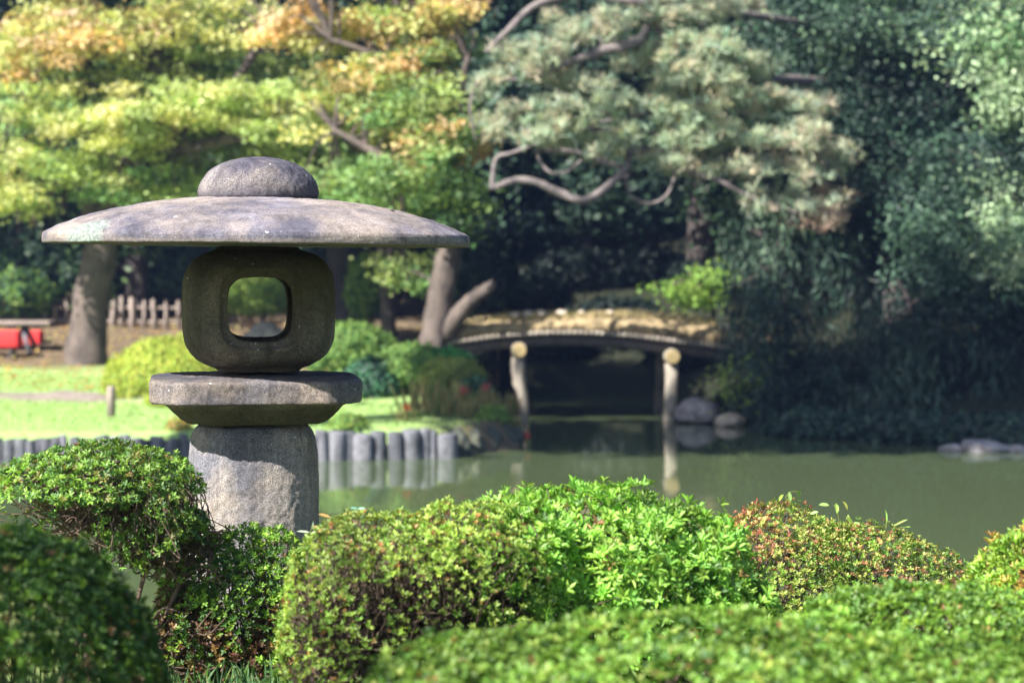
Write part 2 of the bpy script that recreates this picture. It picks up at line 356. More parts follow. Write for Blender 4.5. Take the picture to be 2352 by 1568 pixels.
S_plat = stone_mat('stone_platform', (.128, .119, .13), (.05, .049, .063), (.24, .19, .145), .75, .45, True, .0, None, .6, 1.0, None, (L(928), L(910), (.05, .044, .024)))  # olive band on the underside: algae film with shade painted in
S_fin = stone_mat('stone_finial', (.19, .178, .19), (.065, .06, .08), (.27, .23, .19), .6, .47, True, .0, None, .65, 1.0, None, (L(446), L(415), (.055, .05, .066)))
# post
rows = []
for py, hw in [(1600, 168), (1500, 166), (1400, 160), (1300, 152), (1200, 150), (1100, 149.5), (1040, 147), (1005, 143), (988, 136), (976, 126), (970, 110)]:
    rows.append((L(py), hw * PXM, 2.25))
rows[0] = (-.12, rows[0][1], 2.25)
V, f = super_loft(rows); post = stone_part('post', V, f, S_light, .006, None, .0020, .0028)
post.location.x = -.018
# platform: chamfered square slab over a hollow-curved underside
def cham_ring(h, ch, z, n=8):
    P = []
    cs = [(h - ch, -h), (h, -h + ch), (h, h - ch), (h - ch, h), (-h + ch, h), (-h, h - ch), (-h, -h + ch), (-h + ch, -h)]
    for a, b in zip(cs, cs[1:] + cs[:1]):
        for t_ in np.linspace(0, 1, n, endpoint=False): P.append((a[0] + (b[0] - a[0]) * t_, a[1] + (b[1] - a[1]) * t_, z))
    P = np.array(P)
    for _ in range(1): P = (np.roll(P, 1, 0) + P * 2 + np.roll(P, -1, 0)) / 4
    return P
def ring_loft(rings):
    ns = len(rings[0]); n = len(rings); V = np.concatenate(rings); i = np.arange(n - 1)[:, None] * ns; j = np.arange(ns)[None]; k = (j + 1) % ns
    f = [tuple(q) for q in np.stack([i + j, i + k, i + ns + k, i + ns + j], -1).reshape(-1, 4)]
    f.append(tuple(range(ns))[::-1]); f.append(tuple((n - 1) * ns + q for q in range(ns))); return V, f
h0 = 237 * PXM
rings = [cham_ring(150 * PXM, .085, L(967)), cham_ring(160 * PXM, .085, L(962)), cham_ring(172 * PXM, .09, L(953)), cham_ring(186 * PXM, .095, L(938)), cham_ring(198 * PXM, .1, L(925)), cham_ring(209 * PXM, .1, L(919)),
         cham_ring(h0, .105, L(917)), cham_ring(h0, .105, L(870)), cham_ring(h0 - .006, .105, L(864.5)), cham_ring(.15, .05, L(859))]
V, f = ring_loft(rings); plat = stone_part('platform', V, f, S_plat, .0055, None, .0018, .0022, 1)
plat.location.x = -.013
# light chamber: rounded block with a recessed square opening right through
ct, cb = L(566), L(851); cm = (ct + cb) / 2; hh = (ct - cb) / 2; rows = []; hw = 172 * PXM
for a in np.linspace(-1, 1, 41):
    zz = abs(a); wv = (1 - zz ** 4.2) ** (1 / 2.6) if zz < 1 else 0
    r = hw * max(wv, .55)
    rows.append((cm + a * hh, r * (1.0 if zz < .98 else .98), 4.2))
V, f = super_loft(rows, 128)
def rr_prism(hx, hz, e, y0, y1, zc, xs0=1, xs1=1):
    th = np.linspace(0, 2 * np.pi, 64, endpoint=False); c, s = np.cos(th), np.sin(th); k = (np.abs(c) ** e + np.abs(s) ** e) ** (-1 / e)
    V = np.concatenate([np.stack([hx * q * k * c, np.full(64, y), zc + hz * q * k * s], -1) for y, q in ((y0, xs0), (y1, xs1))])
    f = [(j, (j + 1) % 64, 64 + (j + 1) % 64, 64 + j) for j in range(64)] + [tuple(range(64))[::-1], tuple(range(64, 128))]
    return raw_mesh('cut', V, f)
oz = L(707)
cuts = [rr_prism(.106, .104, 3.6, -.5, .5, oz), rr_prism(.128, .126, 4.2, -.5, -hw + .028, oz), rr_prism(.128, .126, 4.2, hw - .028, .5, oz), rr_prism(.165, .14, 4, -.14, .14, oz)]
box = stone_part('light_chamber', V, f, S_box, .0052, cuts, .0018, .003, 3)
# roof: broad shallow dome with an upright rim
rr = 486 * PXM; prof = [(0, 455), (120, 456.5), (170, 459), (257, 469.5), (330, 483), (400, 502), (450, 521.5), (481, 537), (487, 541)]
xs_r = np.linspace(0, 1, 70) ** .8 * 485; xs_r = np.r_[xs_r[1:], 486.2]
rows = [(L(np.interp(x_, *zip(*prof))), x_ * PXM, 2.0) for x_ in xs_r][::-1]
zt_, zb_ = L(544), L(562.5)
rows = [(zb_ + .001, k_ * rr, 2.0) for k_ in np.linspace(.08, .985, 40)] + [(zb_, rr - .003, 2.0), (zb_ + .0015, rr - .001, 2.0)] + [(zb_ + (zt_ - zb_) * k_, rr, 2.0) for k_ in np.linspace(.15, .93, 9)] + [(zt_, rr - .0012, 2.0)] + rows[1:]
V, f = super_loft(rows, 300); roof = stone_part('roof', V, f, S_roof, None, None, .0016, .0024, 0)
for o_ in (roof,):
    zc = L(556); o_.matrix_local = Matrix.Translation((0, 0, zc)) @ Matrix.Rotation(R(.62), 4, 'Y') @ Matrix.Rotation(R(-.3), 4, 'X') @ Matrix.Translation((0, 0, -zc))
# finial
prof = [(100, 460), (130, 459), (136, 452), (138, 440), (136, 428), (130, 414), (120, 400), (106, 386), (86, 374), (62, 366.5), (34, 361.5), (8, 360)]
V, f = super_loft([(L(py), x * PXM, 2.0) for x, py in prof], 96); fin = stone_part('finial', V, f, S_fin, .005, None, .0018, .0025, 1)
fin.location.x = .003; fin.location.z = -.0015
# flakes lying on the lantern
def pebble(name, pos, s, mat, label, cat, group=None):
    bm = bmesh.new(); bmesh.ops.create_icosphere(bm, subdivisions=2, radius=1)
    for q in bm.verts:
        q.co *= 1 + .25 * float(vnoise(np.array(q.co) * 1.7 + pos[0] * 13)); q.co = Vector((q.co.x * s[0], q.co.y * s[1], q.co.z * s[2]))
    me = bpy.data.meshes.new(name); bm.to_mesh(me); bm.free(); me.materials.append(mat)
    me.polygons.foreach_set('use_smooth', np.ones(len(me.polygons), bool))
    o = link(name, me); o.location = pos; return tag(o, label, cat, group)
pebble('seed_husk', tuple(W(900, 485, 7.83)), (.007, .006, .007), M['flower_bud'], 'tiny black seed husk on the right of the lantern roof', 'husk')
pebble('grit_crumb', tuple(W(472, 458, 7.93)), (.007, .006, .005), M['rock_pale'], 'pale crumb on the lantern roof just left of its finial', 'crumb')
pebble('grit_crumb', tuple(W(592, 458.5, 7.78)), (.004, .004, .004), M['rock_pale'], 'pale crumb on the lantern roof right under its finial', 'crumb')

# ------------------------------------------------------------------ foreground azaleas
def bush(name, label, lobes, n_ros, leafL, cols, wts, nleaf=6, keep=None, recol=None, depth=.28, twigs=60, inner=.35, base=None, group='clipped azaleas along the near bank', seed=1, lump=.09, trunk_r=.012, aspect=.42, open_up=.55, floor=True, shoots=.05, nb=7):
    """lobes: list of (px, py, d, rx_px, rz_px, ry_m, exponent) ellipsoids; leaf rosettes on their skin, twigs inside"""
    global rng
    rng = np.random.default_rng(seed)
    c0 = W(lobes[0][0], lobes[0][1], lobes[0][2]); gx_, gy_ = (c0[0], c0[1]) if base is None else base
    root = empty(name, label, 'shrub', group, (gx_, gy_, gz(gx_, gy_))); root_l = np.array(root.location)
    E = []
    for px, py, d, rx, rz, ry, ex in lobes:
        E.append((W(px, py, d), np.array([rx * d / F, ry, rz * d / F]), ex))
    area = np.array([e[1][0] * e[1][2] + e[1][0] * e[1][1] for e in E]); area /= area.sum()
    Ps, Ns, Rd = [], [], []
    for (c, r, ex), ar in zip(E, area):
        n = int(n_ros * ar * 1.5); u = unit(rng.normal(size=(n, 3)))
        k = (np.abs(u) ** ex).sum(1) ** (-1 / ex)
        nz = 1 + lump * vnoise(u * 3.3 + seed * 7.1) + lump * .6 * vnoise(u * 8 + seed * 3)
        dep = np.where(rng.random(n) < inner, 1 - depth * rng.random(n) ** .8, 1 - .04 * rng.random(n))
        if shoots: dep = dep + shoots * (rng.random(n) < .12) * rng.random(n)
        P = c + u * r * (k * nz * dep)[:, None]; Nn = unit(u / r * min(r))
        Ps.append(P); Ns.append(Nn); Rd.append(dep)
    P, Nn, D = np.concatenate(Ps), np.concatenate(Ns), np.concatenate(Rd)
    ok = np.ones(len(P), bool)
    for (c, r, ex) in E:                       # drop what is buried deep in another lobe
        q = (np.abs((P - c) / r) ** ex).sum(1) ** (1 / ex); ok &= q > 1 - depth - .12
    if floor: ok &= P[:, 2] > ground_z(P[:, 0], P[:, 1]) + .015
    ok &= (P[:, 1] < E[0][0][1] + E[0][1][1] * .75)
    if keep is not None: ok &= keep(P, Nn, rng)
    P, Nn, D = P[ok], Nn[ok], D[ok]
    # rosettes
    n = len(P); ax = unit(Nn * .75 + np.array([0, 0, .5]) + rng.normal(size=(n, 3)) * .42)
    t1 = unit(np.cross(ax, rng.normal(size=(n, 3)))); t2 = np.cross(ax, t1)
    rc = palette(n, cols, wts, .16)
    rc *= (1 + .35 * vnoise(P * 5 + seed))[:, None]; k = rng.random(n) < .02; rc[k] = palette(int(k.sum()), [(.20, .11, .05), (.28, .19, .07)])
    if recol is not None: rc = recol(P, Nn, rc, rng)
    k = np.arange(nleaf); ph = k * 2.399 + rng.uniform(0, 6.28, (n, 1)); tilt = open_up + .55 * (k / nleaf) + rng.normal(size=(n, nleaf)) * .18
    d = (np.sin(tilt)[..., None] * (np.cos(ph)[..., None] * t1[:, None] + np.sin(ph)[..., None] * t2[:, None]) + np.cos(tilt)[..., None] * ax[:, None])
    d = unit(d).reshape(-1, 3); N2 = np.repeat(ax, nleaf, 0)
    Ls = leafL * rng.uniform(.7, 1.25, (n, 1)) * rng.uniform(.75, 1.1, (n, nleaf)); Ls = Ls.ravel()
    base_p = np.repeat(P, nleaf, 0) + d * (leafL * .1)
    cc = np.repeat(rc, nleaf, 0) * rng.uniform(.8, 1.2, (n * nleaf, 1))
    mb = MB(); leaves_folded(mb, base_p - root_l, d, N2, Ls, Ls * aspect, np.clip(cc, 0, 1)); mb.build('foliage', M['leaf'], root)
    # stems and twigs
    mt = MB(); bz = root_l - root_l
    cen = np.mean([e[0] for e in E], 0) - root_l
    tip = P - root_l; pick = rng.choice(len(tip), min(twigs, len(tip)), replace=False)
    hubs = []
    for q in range(nb):
        c, r, ex = E[q % len(E)]; h = c - root_l + r * np.array([rng.uniform(-.6, .6), rng.uniform(-.5, .5), rng.uniform(-.35, .15)]); hubs.append(h)
        s0 = np.array([rng.normal() * .04, rng.normal() * .04, -.05])
        midp = s0 * .5 + h * .5 + rng.normal(size=3) * .03
        pp = smooth_path([s0, midp, h], 5); tube(mt, pp, np.linspace(trunk_r, trunk_r * .6, len(pp)), 6, bump=.08)
    hubs = np.array(hubs)
    for q in pick:
        e = tip[q]; h = hubs[np.argmin(np.linalg.norm((hubs - e) * np.array([1, 1, .6]), axis=1))]
        h = h + rng.normal(size=3) * .035; midp = h * .45 + e * .55 + rng.normal(size=3) * .03 + np.array([0, 0, -.02])
        m2 = h * .75 + e * .25 + rng.normal(size=3) * .02; pp = smooth_path([h, m2, midp, e], 3); tube(mt, pp, np.linspace(.0042, .0013, len(pp)) * (.7 + trunk_r * 25), 4, caps=False)
    mt.build('stems', M['twig'], root)
    return root

YG, MG, DG, LG = (.27, .37, .06), (.145, .26, .035), (.055, .125, .025), (.24, .42, .05)
def keep_side(p_low, z_frac=0, seed=0, gap=.25):
    def k(P, N, r):
        z0, z1 = P[:, 2].min(), P[:, 2].max(); h = (P[:, 2] - z0) / (z1 - z0)
        nz = vnoise(P * 11 + seed)
        return (r.random(len(P)) < np.clip(p_low + (1 - p_low) * sst((h - z_frac) / .35), 0, 1)) & (nz > -1 + gap * (1.2 - h))
    return k
# tiered, open shrub at the left
def keep_tier(P, N, r):
    nz = vnoise(P * 13 + 3); top = N[:, 2] > .35
    return np.where(top, r.random(len(P)) < .95, (nz > .12) & (r.random(len(P)) < .5))
bush('azalea_shrub', 'open azalea with bare twigs showing, pruned to a flat dome left of the lantern post', [(225, 1165, 7.0, 238, 145, .30, 2.3), (395, 1250, 7.0, 95, 92, .17, 2)], 4200, .0165,
     [MG, DG, (.17, .31, .045), (.16, .16, .04)], [4, 4, 1.6, .6], keep=keep_tier, depth=.5, twigs=520, inner=.5, base=(W(205, 1300, 7)[0], W(205, 1300, 7)[1]), seed=3, trunk_r=.010, nb=4, open_up=.8)
# dense rounded shrub, front left
bush('azalea_shrub', 'dense dark green azalea clipped to a ball in the near left corner', [(-30, 1650, 4.8, 395, 425, .34, 2.2)], 11500, .0155,
     [DG, (.04, .095, .022), MG], [5, 3, 2.5], depth=.22, inner=.5, twigs=150, seed=5, lump=.05)
# sparse shrub under the lantern post
def recol_mid(P, N, c, r):
    k = (vnoise(P * 6 + 2) > .25) & (r.random(len(P)) < .6); c[k] = palette(k.sum(), [(.13, .06, .035), (.10, .055, .03), (.20, .13, .04)]); return c
bush('azalea_shrub', 'twiggy dark azalea with purplish dry leaves at the foot of the lantern post', [(555, 1460, 7.2, 200, 232, .24, 2.4), (430, 1480, 7.1, 90, 130, .16, 2)], 5200, .0165,
     [MG, DG, LG], [3, 4, 1.6], keep=keep_side(.35, .35, 4, .7), recol=recol_mid, depth=.5, twigs=420, inner=.5, seed=8)
# yellow-green twiggy shrub, centre
def keep_c(P, N, r):
    px = 1176 + P[:, 0] / P[:, 1] * F; z1 = P[:, 2].max(); h = z1 - P[:, 2]; nz = vnoise(P * 12 + 4)
    bare = sst((h - .10) / .10) * sst((px - 760) / 90) * (N[:, 1] < .35)
    p = np.where(bare > 0, 1 - .8 * bare, 1.0); p = np.where((h > .2) & (px <= 800), .55, p)
    return (r.random(len(P)) < p) & (nz > -.75 + h)
def recol_c(P, N, c, r):
    k = r.random(len(P)) < .05; c[k] = palette(k.sum(), [(.34, .14, .06), (.36, .20, .07)]); return c
bush('azalea_shrub', 'yellow-green small-leaved azalea with bare brown stems showing in its front', [(890, 1460, 6.0, 250, 275, .33, 2.3), (1080, 1430, 6.05, 190, 272, .28, 2.4)], 9000, .0125,
     [YG, (.28, .39, .08), MG, (.22, .31, .07)], [4, 3, 3, 1.5], keep=keep_c, recol=recol_c, depth=.4, twigs=1000, inner=.4, seed=13, lump=.07)
# bright large-leaved shrub
bush('azalea_shrub', 'bright green large-leaved azalea with upright shoots, tallest of the row', [(1330, 1380, 6.4, 270, 240, .36, 2.8), (1510, 1400, 6.4, 230, 225, .34, 2.3), (1190, 1320, 6.15, 135, 160, .22, 2.2), (1670, 1450, 6.3, 120, 130, .2, 2)], 5200, .027,
     [(.19, .38, .05), (.16, .36, .055), MG, (.25, .42, .07), DG], [4, 3, 2.5, 2, 1], nleaf=7, keep=keep_side(.5, .25, 6, .4), depth=.4, twigs=330, inner=.4, seed=17, lump=.1, aspect=.33, open_up=.65, shoots=.13)
# reddish shrub in sharp focus
def recol_red(P, N, c, r):
    px = 1176 + P[:, 0] / P[:, 1] * F; top = sst((N[:, 2] - .1) / .6); k = r.random(len(P)) < (.72 * sst((1880 - px) / 230) + .2) * sst((N[:, 2] - .35) / .5)
    c[k] = palette(k.sum(), [(.36, .17, .09), (.30, .11, .07), (.42, .27, .10), (.40, .34, .12)]); return c
bush('azalea_shrub', 'azalea with reddish brown leaf tips on its left shoulder beside the open water', [(1785, 1410, 7.5, 205, 258, .36, 2.1), (1960, 1460, 7.5, 300, 262, .36, 2.0)], 10500, .0128,
     [(.23, .29, .06), MG, (.29, .33, .08), DG], [4, 4, 2.5, 2], recol=recol_red, depth=.3, twigs=420, inner=.42, seed=21, lump=.07, keep=keep_side(.75, .1, 8, .45))
def recol_y(P, N, c, r):
    k = (vnoise(P * 9 + 1) > .2) & (r.random(len(P)) < .5); c[k] = palette(k.sum(), [(.42, .36, .08), (.45, .25, .08)]); return c
bush('azalea_shrub', 'green azalea with a few yellow and orange leaves at the right edge', [(2410, 1490, 6.2, 195, 265, .25, 2.2)], 2600, .024,
     [MG, LG, YG], [3, 2, 2], nleaf=6, recol=recol_y, depth=.35, twigs=140, inner=.4, seed=24, aspect=.36, lump=.12)
bush('azalea_shrub', 'low mid green azalea wedged between the reddish shrub and the front hedge', [(2130, 1500, 5.3, 290, 150, .26, 2.4)], 5200, .0165,
     [MG, (.12, .25, .05), LG], [4, 3, 2], depth=.3, twigs=120, inner=.4, seed=27, lump=.1, keep=keep_side(.9, .0, 3, .3))
bush('azalea_shrub', 'long low yellow-green azalea spreading along the bottom right, closest to the viewer', [(1620, 1710, 4.3, 620, 262, .40, 2.6), (2150, 1735, 4.35, 560, 230, .40, 2.6), (1110, 1680, 4.3, 300, 195, .3, 2.3)], 13000, .0165,
     [(.17, .29, .05), MG, (.17, .33, .05), (.27, .36, .07), DG], [4, 4, 3, 1.3, 1.8], depth=.3, twigs=200, inner=.42, seed=31, lump=.12, keep=lambda P, N, r: vnoise(P * 15 + 2) > -.48)

# ------------------------------------------------------------------ weeds poking out of the shrubs, near grass
rng = np.random.default_rng(51)
def sprig(name, label, cat, stem, leaf_list, cols, leafL, group=None, aspect=.45):
    P = np.array([W(*q) for q in stem]); root = empty(name, label, cat, group, tuple(P[0])); r0 = P[0]
    mt = MB(); pp = smooth_path(P - r0, 4); tube(mt, pp, np.linspace(.0018, .0009, len(pp)), 5, np.array([.2, .22, .06])); mt.build('stem', M['grass'], root)
    mb = MB()
    for (px, py, d, dx, dz, k) in leaf_list:
        b = W(px, py, d) - r0; dr = unit(np.array([dx, rng.normal() * .25, dz])); nn = unit(np.array([rng.normal() * .3, -.7, .6]))
        leaves_folded(mb, b[None], dr[None], nn[None], np.array([leafL * k]), np.array([leafL * k * aspect]), palette(1, cols, None, .1))
    mb.build('leaves', M['leaf'], root); return root
VG = [(.28, .42, .08), (.22, .38, .10), (.38, .42, .08)]
sprig('vine_shoot', 'pale green vine shoot with two drooping leaves on top of the reddish azalea', 'vine', [(1790, 1215, 7.45), (1795, 1165, 7.42), (1812, 1132, 7.4), (1835, 1128, 7.4)],
      [(1812, 1128, 7.39, .15, -1, 1.2), (1800, 1135, 7.4, -.5, -.7, 1.1), (1832, 1124, 7.4, .35, -1, 1.1), (1790, 1160, 7.41, -.3, -.9, .9), (1805, 1165, 7.4, .6, -.6, .9)], VG, .027)
sprig('vine_shoot', 'cluster of curled yellow-green vine leaves just right of the shoot on the reddish azalea', 'vine', [(1930, 1225, 7.42), (1925, 1180, 7.4), (1915, 1158, 7.4)],
      [(1905, 1160, 7.39, -.9, .1, 1.2), (1920, 1155, 7.4, .1, -.9, 1.2), (1935, 1150, 7.4, .5, -.8, 1.2), (1880, 1175, 7.4, -.9, -.2, 1), (1945, 1185, 7.4, .6, -.8, 1.1), (1960, 1200, 7.4, .9, -.1, .8)], VG, .027)
sprig('grass_shoot', 'single upright green grass blade standing out of the reddish azalea', 'grass blade', [(2035, 1215, 7.4), (2036, 1200, 7.4), (2037, 1192, 7.4)], [(2034, 1208, 7.4, .16, 1, 1)], [(.20, .36, .07)], .062, aspect=.18)
sprig('grass_shoot', 'slanting straw-tipped grass shoot at the right end of the reddish azalea', 'grass blade', [(2050, 1215, 7.4), (2060, 1206, 7.4), (2070, 1200, 7.4)], [(2052, 1208, 7.4, .9, .6, 1), (2062, 1210, 7.4, 1, .1, .8)], [(.24, .36, .08)], .05, aspect=.16)
sprig('red_shoot', 'dark red azalea shoot sticking up at the left of the reddish azalea', 'shoot', [(1735, 1180, 7.42), (1737, 1160, 7.42), (1738, 1148, 7.42)],
      [(1737, 1155, 7.42, .1, 1, 1), (1736, 1160, 7.42, -.5, .8, .9), (1738, 1160, 7.42, .6, .8, .9)], [(.22, .06, .04)], .018)
sprig('weed_sprig', 'thin weed sprig with bluish leaves above the left of the yellow-green azalea', 'weed', [(822, 1230, 6.0), (824, 1195, 6.0), (822, 1170, 6.0)],
      [(822, 1168, 6.0, -.9, .2, 1), (822, 1168, 6.0, .9, .15, 1), (823, 1190, 6.0, .7, .5, .7)], [(.22, .42, .34)], .02, aspect=.3)
sprig('weed_sprig', 'brownish orange dry weed between the lantern post and the yellow-green azalea', 'weed', [(735, 1260, 6.6), (742, 1215, 6.6), (760, 1188, 6.6), (785, 1182, 6.6)],
      [(742, 1215, 6.6, -.8, .3, 1), (760, 1188, 6.6, -.9, .3, 1.2), (770, 1185, 6.6, .4, -.4, 1), (785, 1182, 6.6, .9, .2, 1.3), (748, 1205, 6.6, .8, .0, 1.2)], [(.38, .22, .06), (.30, .24, .06)], .03, aspect=.3)
sprig('weed_sprig', 'pale bladed weed leaning across the foot of the lantern post', 'weed', [(705, 1240, 6.9), (712, 1225, 6.9), (716, 1212, 6.9)],
      [(712, 1222, 6.9, -.9, .15, 1.2), (714, 1218, 6.9, .25, .9, .9), (716, 1222, 6.9, .9, .3, .8)], [(.42, .48, .36)], .032, aspect=.22)
def blades(n, x0, x1, y0, y1, h0, h1, cols, wd):
    x = rng.uniform(x0, x1, n); y = rng.uniform(y0, y1, n); s = pond_sd(x, y); ok = s > .35; x, y = x[ok], y[ok]; n = len(x)
    z = ground_z(x, y); P = np.stack([x, y, z - .01], -1); d = unit(np.stack([rng.normal(size=n) * .35, rng.normal(size=n) * .35, np.ones(n)], -1))
    nn = unit(rng.normal(size=(n, 3)) * np.array([1, 1, .2])); return P, d, nn, rng.uniform(h0, h1, n), wd, palette(n, cols)
mb = MB(); leaves_folded(mb, *blades(9000, -1.6, 1.9, 5.2, 9.9, .04, .14, [(.10, .19, .05), (.16, .24, .07), (.07, .15, .05), (.26, .25, .10)], .006))
x = W(540, 1560, 6.6); leaves_folded(mb, *blades(500, x[0] - .28, x[0] + .3, x[1] - .5, x[1] + .5, .06, .15, [(.06, .13, .05), (.10, .18, .07)], .006))
tag(mb.build('grass', M['grass']), 'rough green grass at the foot of the near shrubs', 'grass', kind='stuff')

# ------------------------------------------------------------------ trees
def cluster_points(c, r, n, sub, tight, flat=1.0):
    """leaf positions gathered in sub-clusters spread through an ellipsoid"""
    u = unit(rng.normal(size=(sub, 3))) * (rng.random((sub, 1)) ** .45); cc = c + u * r
    k = rng.integers(0, sub, n); g = rng.normal(size=(n, 3)) * np.array([1, 1, flat]) * tight
    return cc[k] + g, k, cc
def clump_leaves(mb, c, r, n, Ls, Wd, cols, wts=None, sub=14, tight=.22, flat=.5, up=.8, droop=None):
    P, k, cc = cluster_points(np.asarray(c, float), np.asarray(r, float), n, sub, tight, flat)
    Nn = unit(rng.normal(size=(n, 3)) * (1 - up * .6) + np.array([0, 0, 1]) * up)
    sc_ = palette(sub, cols, wts, .22)[k]; col = np.clip(sc_ * rng.uniform(.78, 1.22, (n, 1)), 0, 1)
    leaves_simple(mb, P, Nn, Ls, Wd, col, droop); return cc
def pxl(lst): return smooth_path(np.array([np.r_[W(a, b, d), r] for a, b, d, r in lst]), 5)
def limb(mt, lst, sides=9, bump=.06):
    q = pxl(lst); tube(mt, q[:, :3], q[:, 3], sides, bump=bump)
YEL, YGR, ORG, GRN, OLV, PNK = (.54, .56, .24), (.41, .51, .20), (.60, .45, .23), (.19, .31, .12), (.30, .36, .14), (.62, .47, .34)
def maple(label, trunk, limbs, clumps, bark='bark', Lf=.095, dens=.85, group='maples on the far lawn', twig_from=None):
    b = W(*trunk[0][:3]); root = empty('maple_tree', label, 'tree', group); mt = MB()
    limb(mt, trunk, 12, .05)
    for l in limbs: limb(mt, l, 8, .06)
    mb = MB(); ends = [pxl(l)[:, :3] for l in limbs] + [pxl(trunk)[:, :3]]; sk = np.concatenate(ends)
    for (px, py, d, rx, rz, ry, n, cols) in clumps:
        c = W(px, py, d); cc = clump_leaves(mb, c, (rx * d / F, ry, rz * d / F), int(n * dens), Lf, Lf * .8, cols, None, max(10, int(rx * rz / 330)), .17, .42, .75)
        for e in cc[::2]:
            s = sk[np.argmin(np.linalg.norm(sk - e, axis=1))]; m_ = (s + e) / 2 + rng.normal(size=3) * .12 + np.array([0, 0, .1])
            tube(mt, smooth_path([s, m_, e], 3), np.linspace(.028, .008, 7), 4, caps=False)
    mt.build('trunk', M[bark], root); mb.build('crown', M['maple'], root); return root
rng = np.random.default_rng(61)
maple('yellowing maple with a thick leaning furrowed trunk left of the lantern',
      [(196, 850, 42, .44), (200, 800, 42, .36), (208, 690, 42, .31), (232, 570, 42, .30), (225, 480, 42, .27), (175, 410, 42, .2), (120, 330, 42, .15), (60, 200, 42.5, .1)],
      [[(228, 500, 42, .2), (280, 430, 41.5, .17), (330, 370, 41, .15), (410, 300, 41, .13), (520, 220, 41, .1), (620, 60, 41, .06)],
       [(175, 415, 42, .16), (130, 455, 41.5, .12), (60, 440, 41.5, .08), (-60, 380, 41, .05)],
       [(330, 370, 41, .12), (480, 330, 40.5, .1), (640, 300, 40, .07), (740, 280, 40, .04)],
       [(120, 330, 42, .11), (190, 200, 42, .09), (215, 60, 42, .06), (230, -80, 42, .05)], [(410, 300, 41, .1), (400, 140, 41.5, .08), (390, -40, 42, .05)]],
      [(480, 235, 40.2, 270, 50, 1.3, 5200, [YEL, YGR, YGR]), (280, 285, 40, 220, 48, 1.2, 4200, [YEL, YGR]), (650, 290, 40, 110, 40, .9, 1900, [YEL, YGR, YEL]),
       (200, 50, 41, 190, 70, 1.3, 4200, [YEL, ORG, YEL, PNK]), (40, 110, 41, 110, 80, 1.2, 2600, [YEL, ORG, YGR]), (170, 100, 40, 100, 50, .9, 1700, [ORG, PNK, YEL]), (350, 90, 41, 170, 85, 1.4, 3800, [YEL, YGR, YEL]),
       (500, 30, 42, 160, 60, 1.2, 2600, [YGR, YEL]), (60, 385, 40.5, 120, 70, 1.2, 2800, [YGR, YEL]), (40, 465, 40.2, 90, 32, .8, 1300, [YEL, YGR]), (90, 240, 41, 120, 60, 1.1, 1900, [YGR, GRN, YEL]),
       (250, 385, 41, 170, 50, 1.2, 2600, [YGR, GRN, YGR]), (330, 440, 41, 170, 45, 1.1, 2400, [YGR, GRN]), (520, 345, 42, 210, 45, 1.2, 2600, [GRN, YGR, OLV]), (560, 150, 42.5, 200, 80, 1.5, 3000, [OLV, YGR, GRN]),
       (640, 410, 43, 220, 70, 1.6, 3200, [GRN, OLV, GRN]), (300, 180, 42.5, 200, 70, 1.4, 2200, [OLV, YGR, GRN]), (-40, 300, 41.5, 90, 120, 1.5, 2000, [YGR, GRN]), (420, 500, 43, 190, 40, 1.2, 1500, [GRN, OLV]),
       (190, -120, 41, 320, 80, 2.0, 4000, [YEL, ORG, YGR])])
maple('maple with orange tips, its leaning trunk at the left end of the bridge',
      [(990, 812, 36, .26), (998, 770, 36, .215), (1012, 680, 36, .2), (1030, 580, 36, .185), (1035, 470, 36.2, .16), (1020, 330, 36.6, .13), (960, 180, 37, .1), (930, 40, 37.3, .07)],
      [[(1020, 770, 36, .16), (1060, 715, 35.8, .13), (1095, 680, 35.6, .11), (1120, 662, 35.5, .1), (1135, 648, 35.5, .075)], [(1030, 480, 36.2, .11), (960, 400, 36.5, .09), (860, 350, 36.8, .07), (770, 300, 37, .04)],
       [(1020, 330, 36.6, .09), (1050, 240, 36.5, .07), (1075, 130, 36.4, .05)], [(960, 180, 37, .07), (870, 130, 37, .05), (760, 90, 37, .04)]],
      [(850, 200, 38, 160, 60, 1.3, 2900, [OLV, YGR, ORG, YEL]), (700, 85, 38.5, 150, 50, 1.2, 2600, [YEL, ORG, YEL]), (720, 55, 38, 130, 35, .9, 1700, [ORG, YEL, PNK]), (870, 65, 38, 120, 40, 1, 1700, [YEL, ORG, YGR]), (890, 165, 37, 110, 30, .8, 1500, [ORG, YEL, OLV]),
       (960, 265, 37, 120, 60, 1.1, 2200, [OLV, YGR, GRN]), (1010, 335, 36.6, 100, 28, .8, 1400, [ORG, OLV, ORG]), (880, 330, 38, 150, 60, 1.2, 2300, [GRN, OLV]), (830, 420, 38.5, 170, 60, 1.4, 2500, [GRN, OLV, GRN]), (1000, 130, 37.5, 120, 60, 1.1, 2000, [OLV, GRN, ORG]),
       (980, 25, 37, 130, 50, 1.1, 2000, [ORG, OLV, YEL]), (900, 480, 38.5, 110, 40, 1, 1200, [GRN, OLV]), (800, 270, 38.5, 140, 60, 1.2, 2000, [YGR, OLV, YEL]), (1050, 280, 36.6, 60, 40, .7, 800, [OLV, GRN]), (1010, 370, 36.8, 90, 22, .7, 700, [OLV, ORG]),
       (940, 620, 38.5, 90, 45, .8, 1100, [GRN, OLV]), (1035, 440, 35.3, 70, 75, .5, 1700, [(.06, .12, .04), (.10, .17, .04)]), (1020, 330, 35.6, 70, 60, .5, 1200, [OLV, GRN, ORG]), (980, 230, 36, 80, 60, .6, 1300, [OLV, GRN, YGR]), (1040, 530, 35.3, 55, 30, .4, 600, [(.06, .12, .04), (.05, .10, .04)]), (880, 400, 36, 110, 50, .7, 1500, [GRN, OLV, YGR]), (880, -80, 37.5, 260, 70, 1.6, 2800, [ORG, YEL, OLV])], dens=.9)
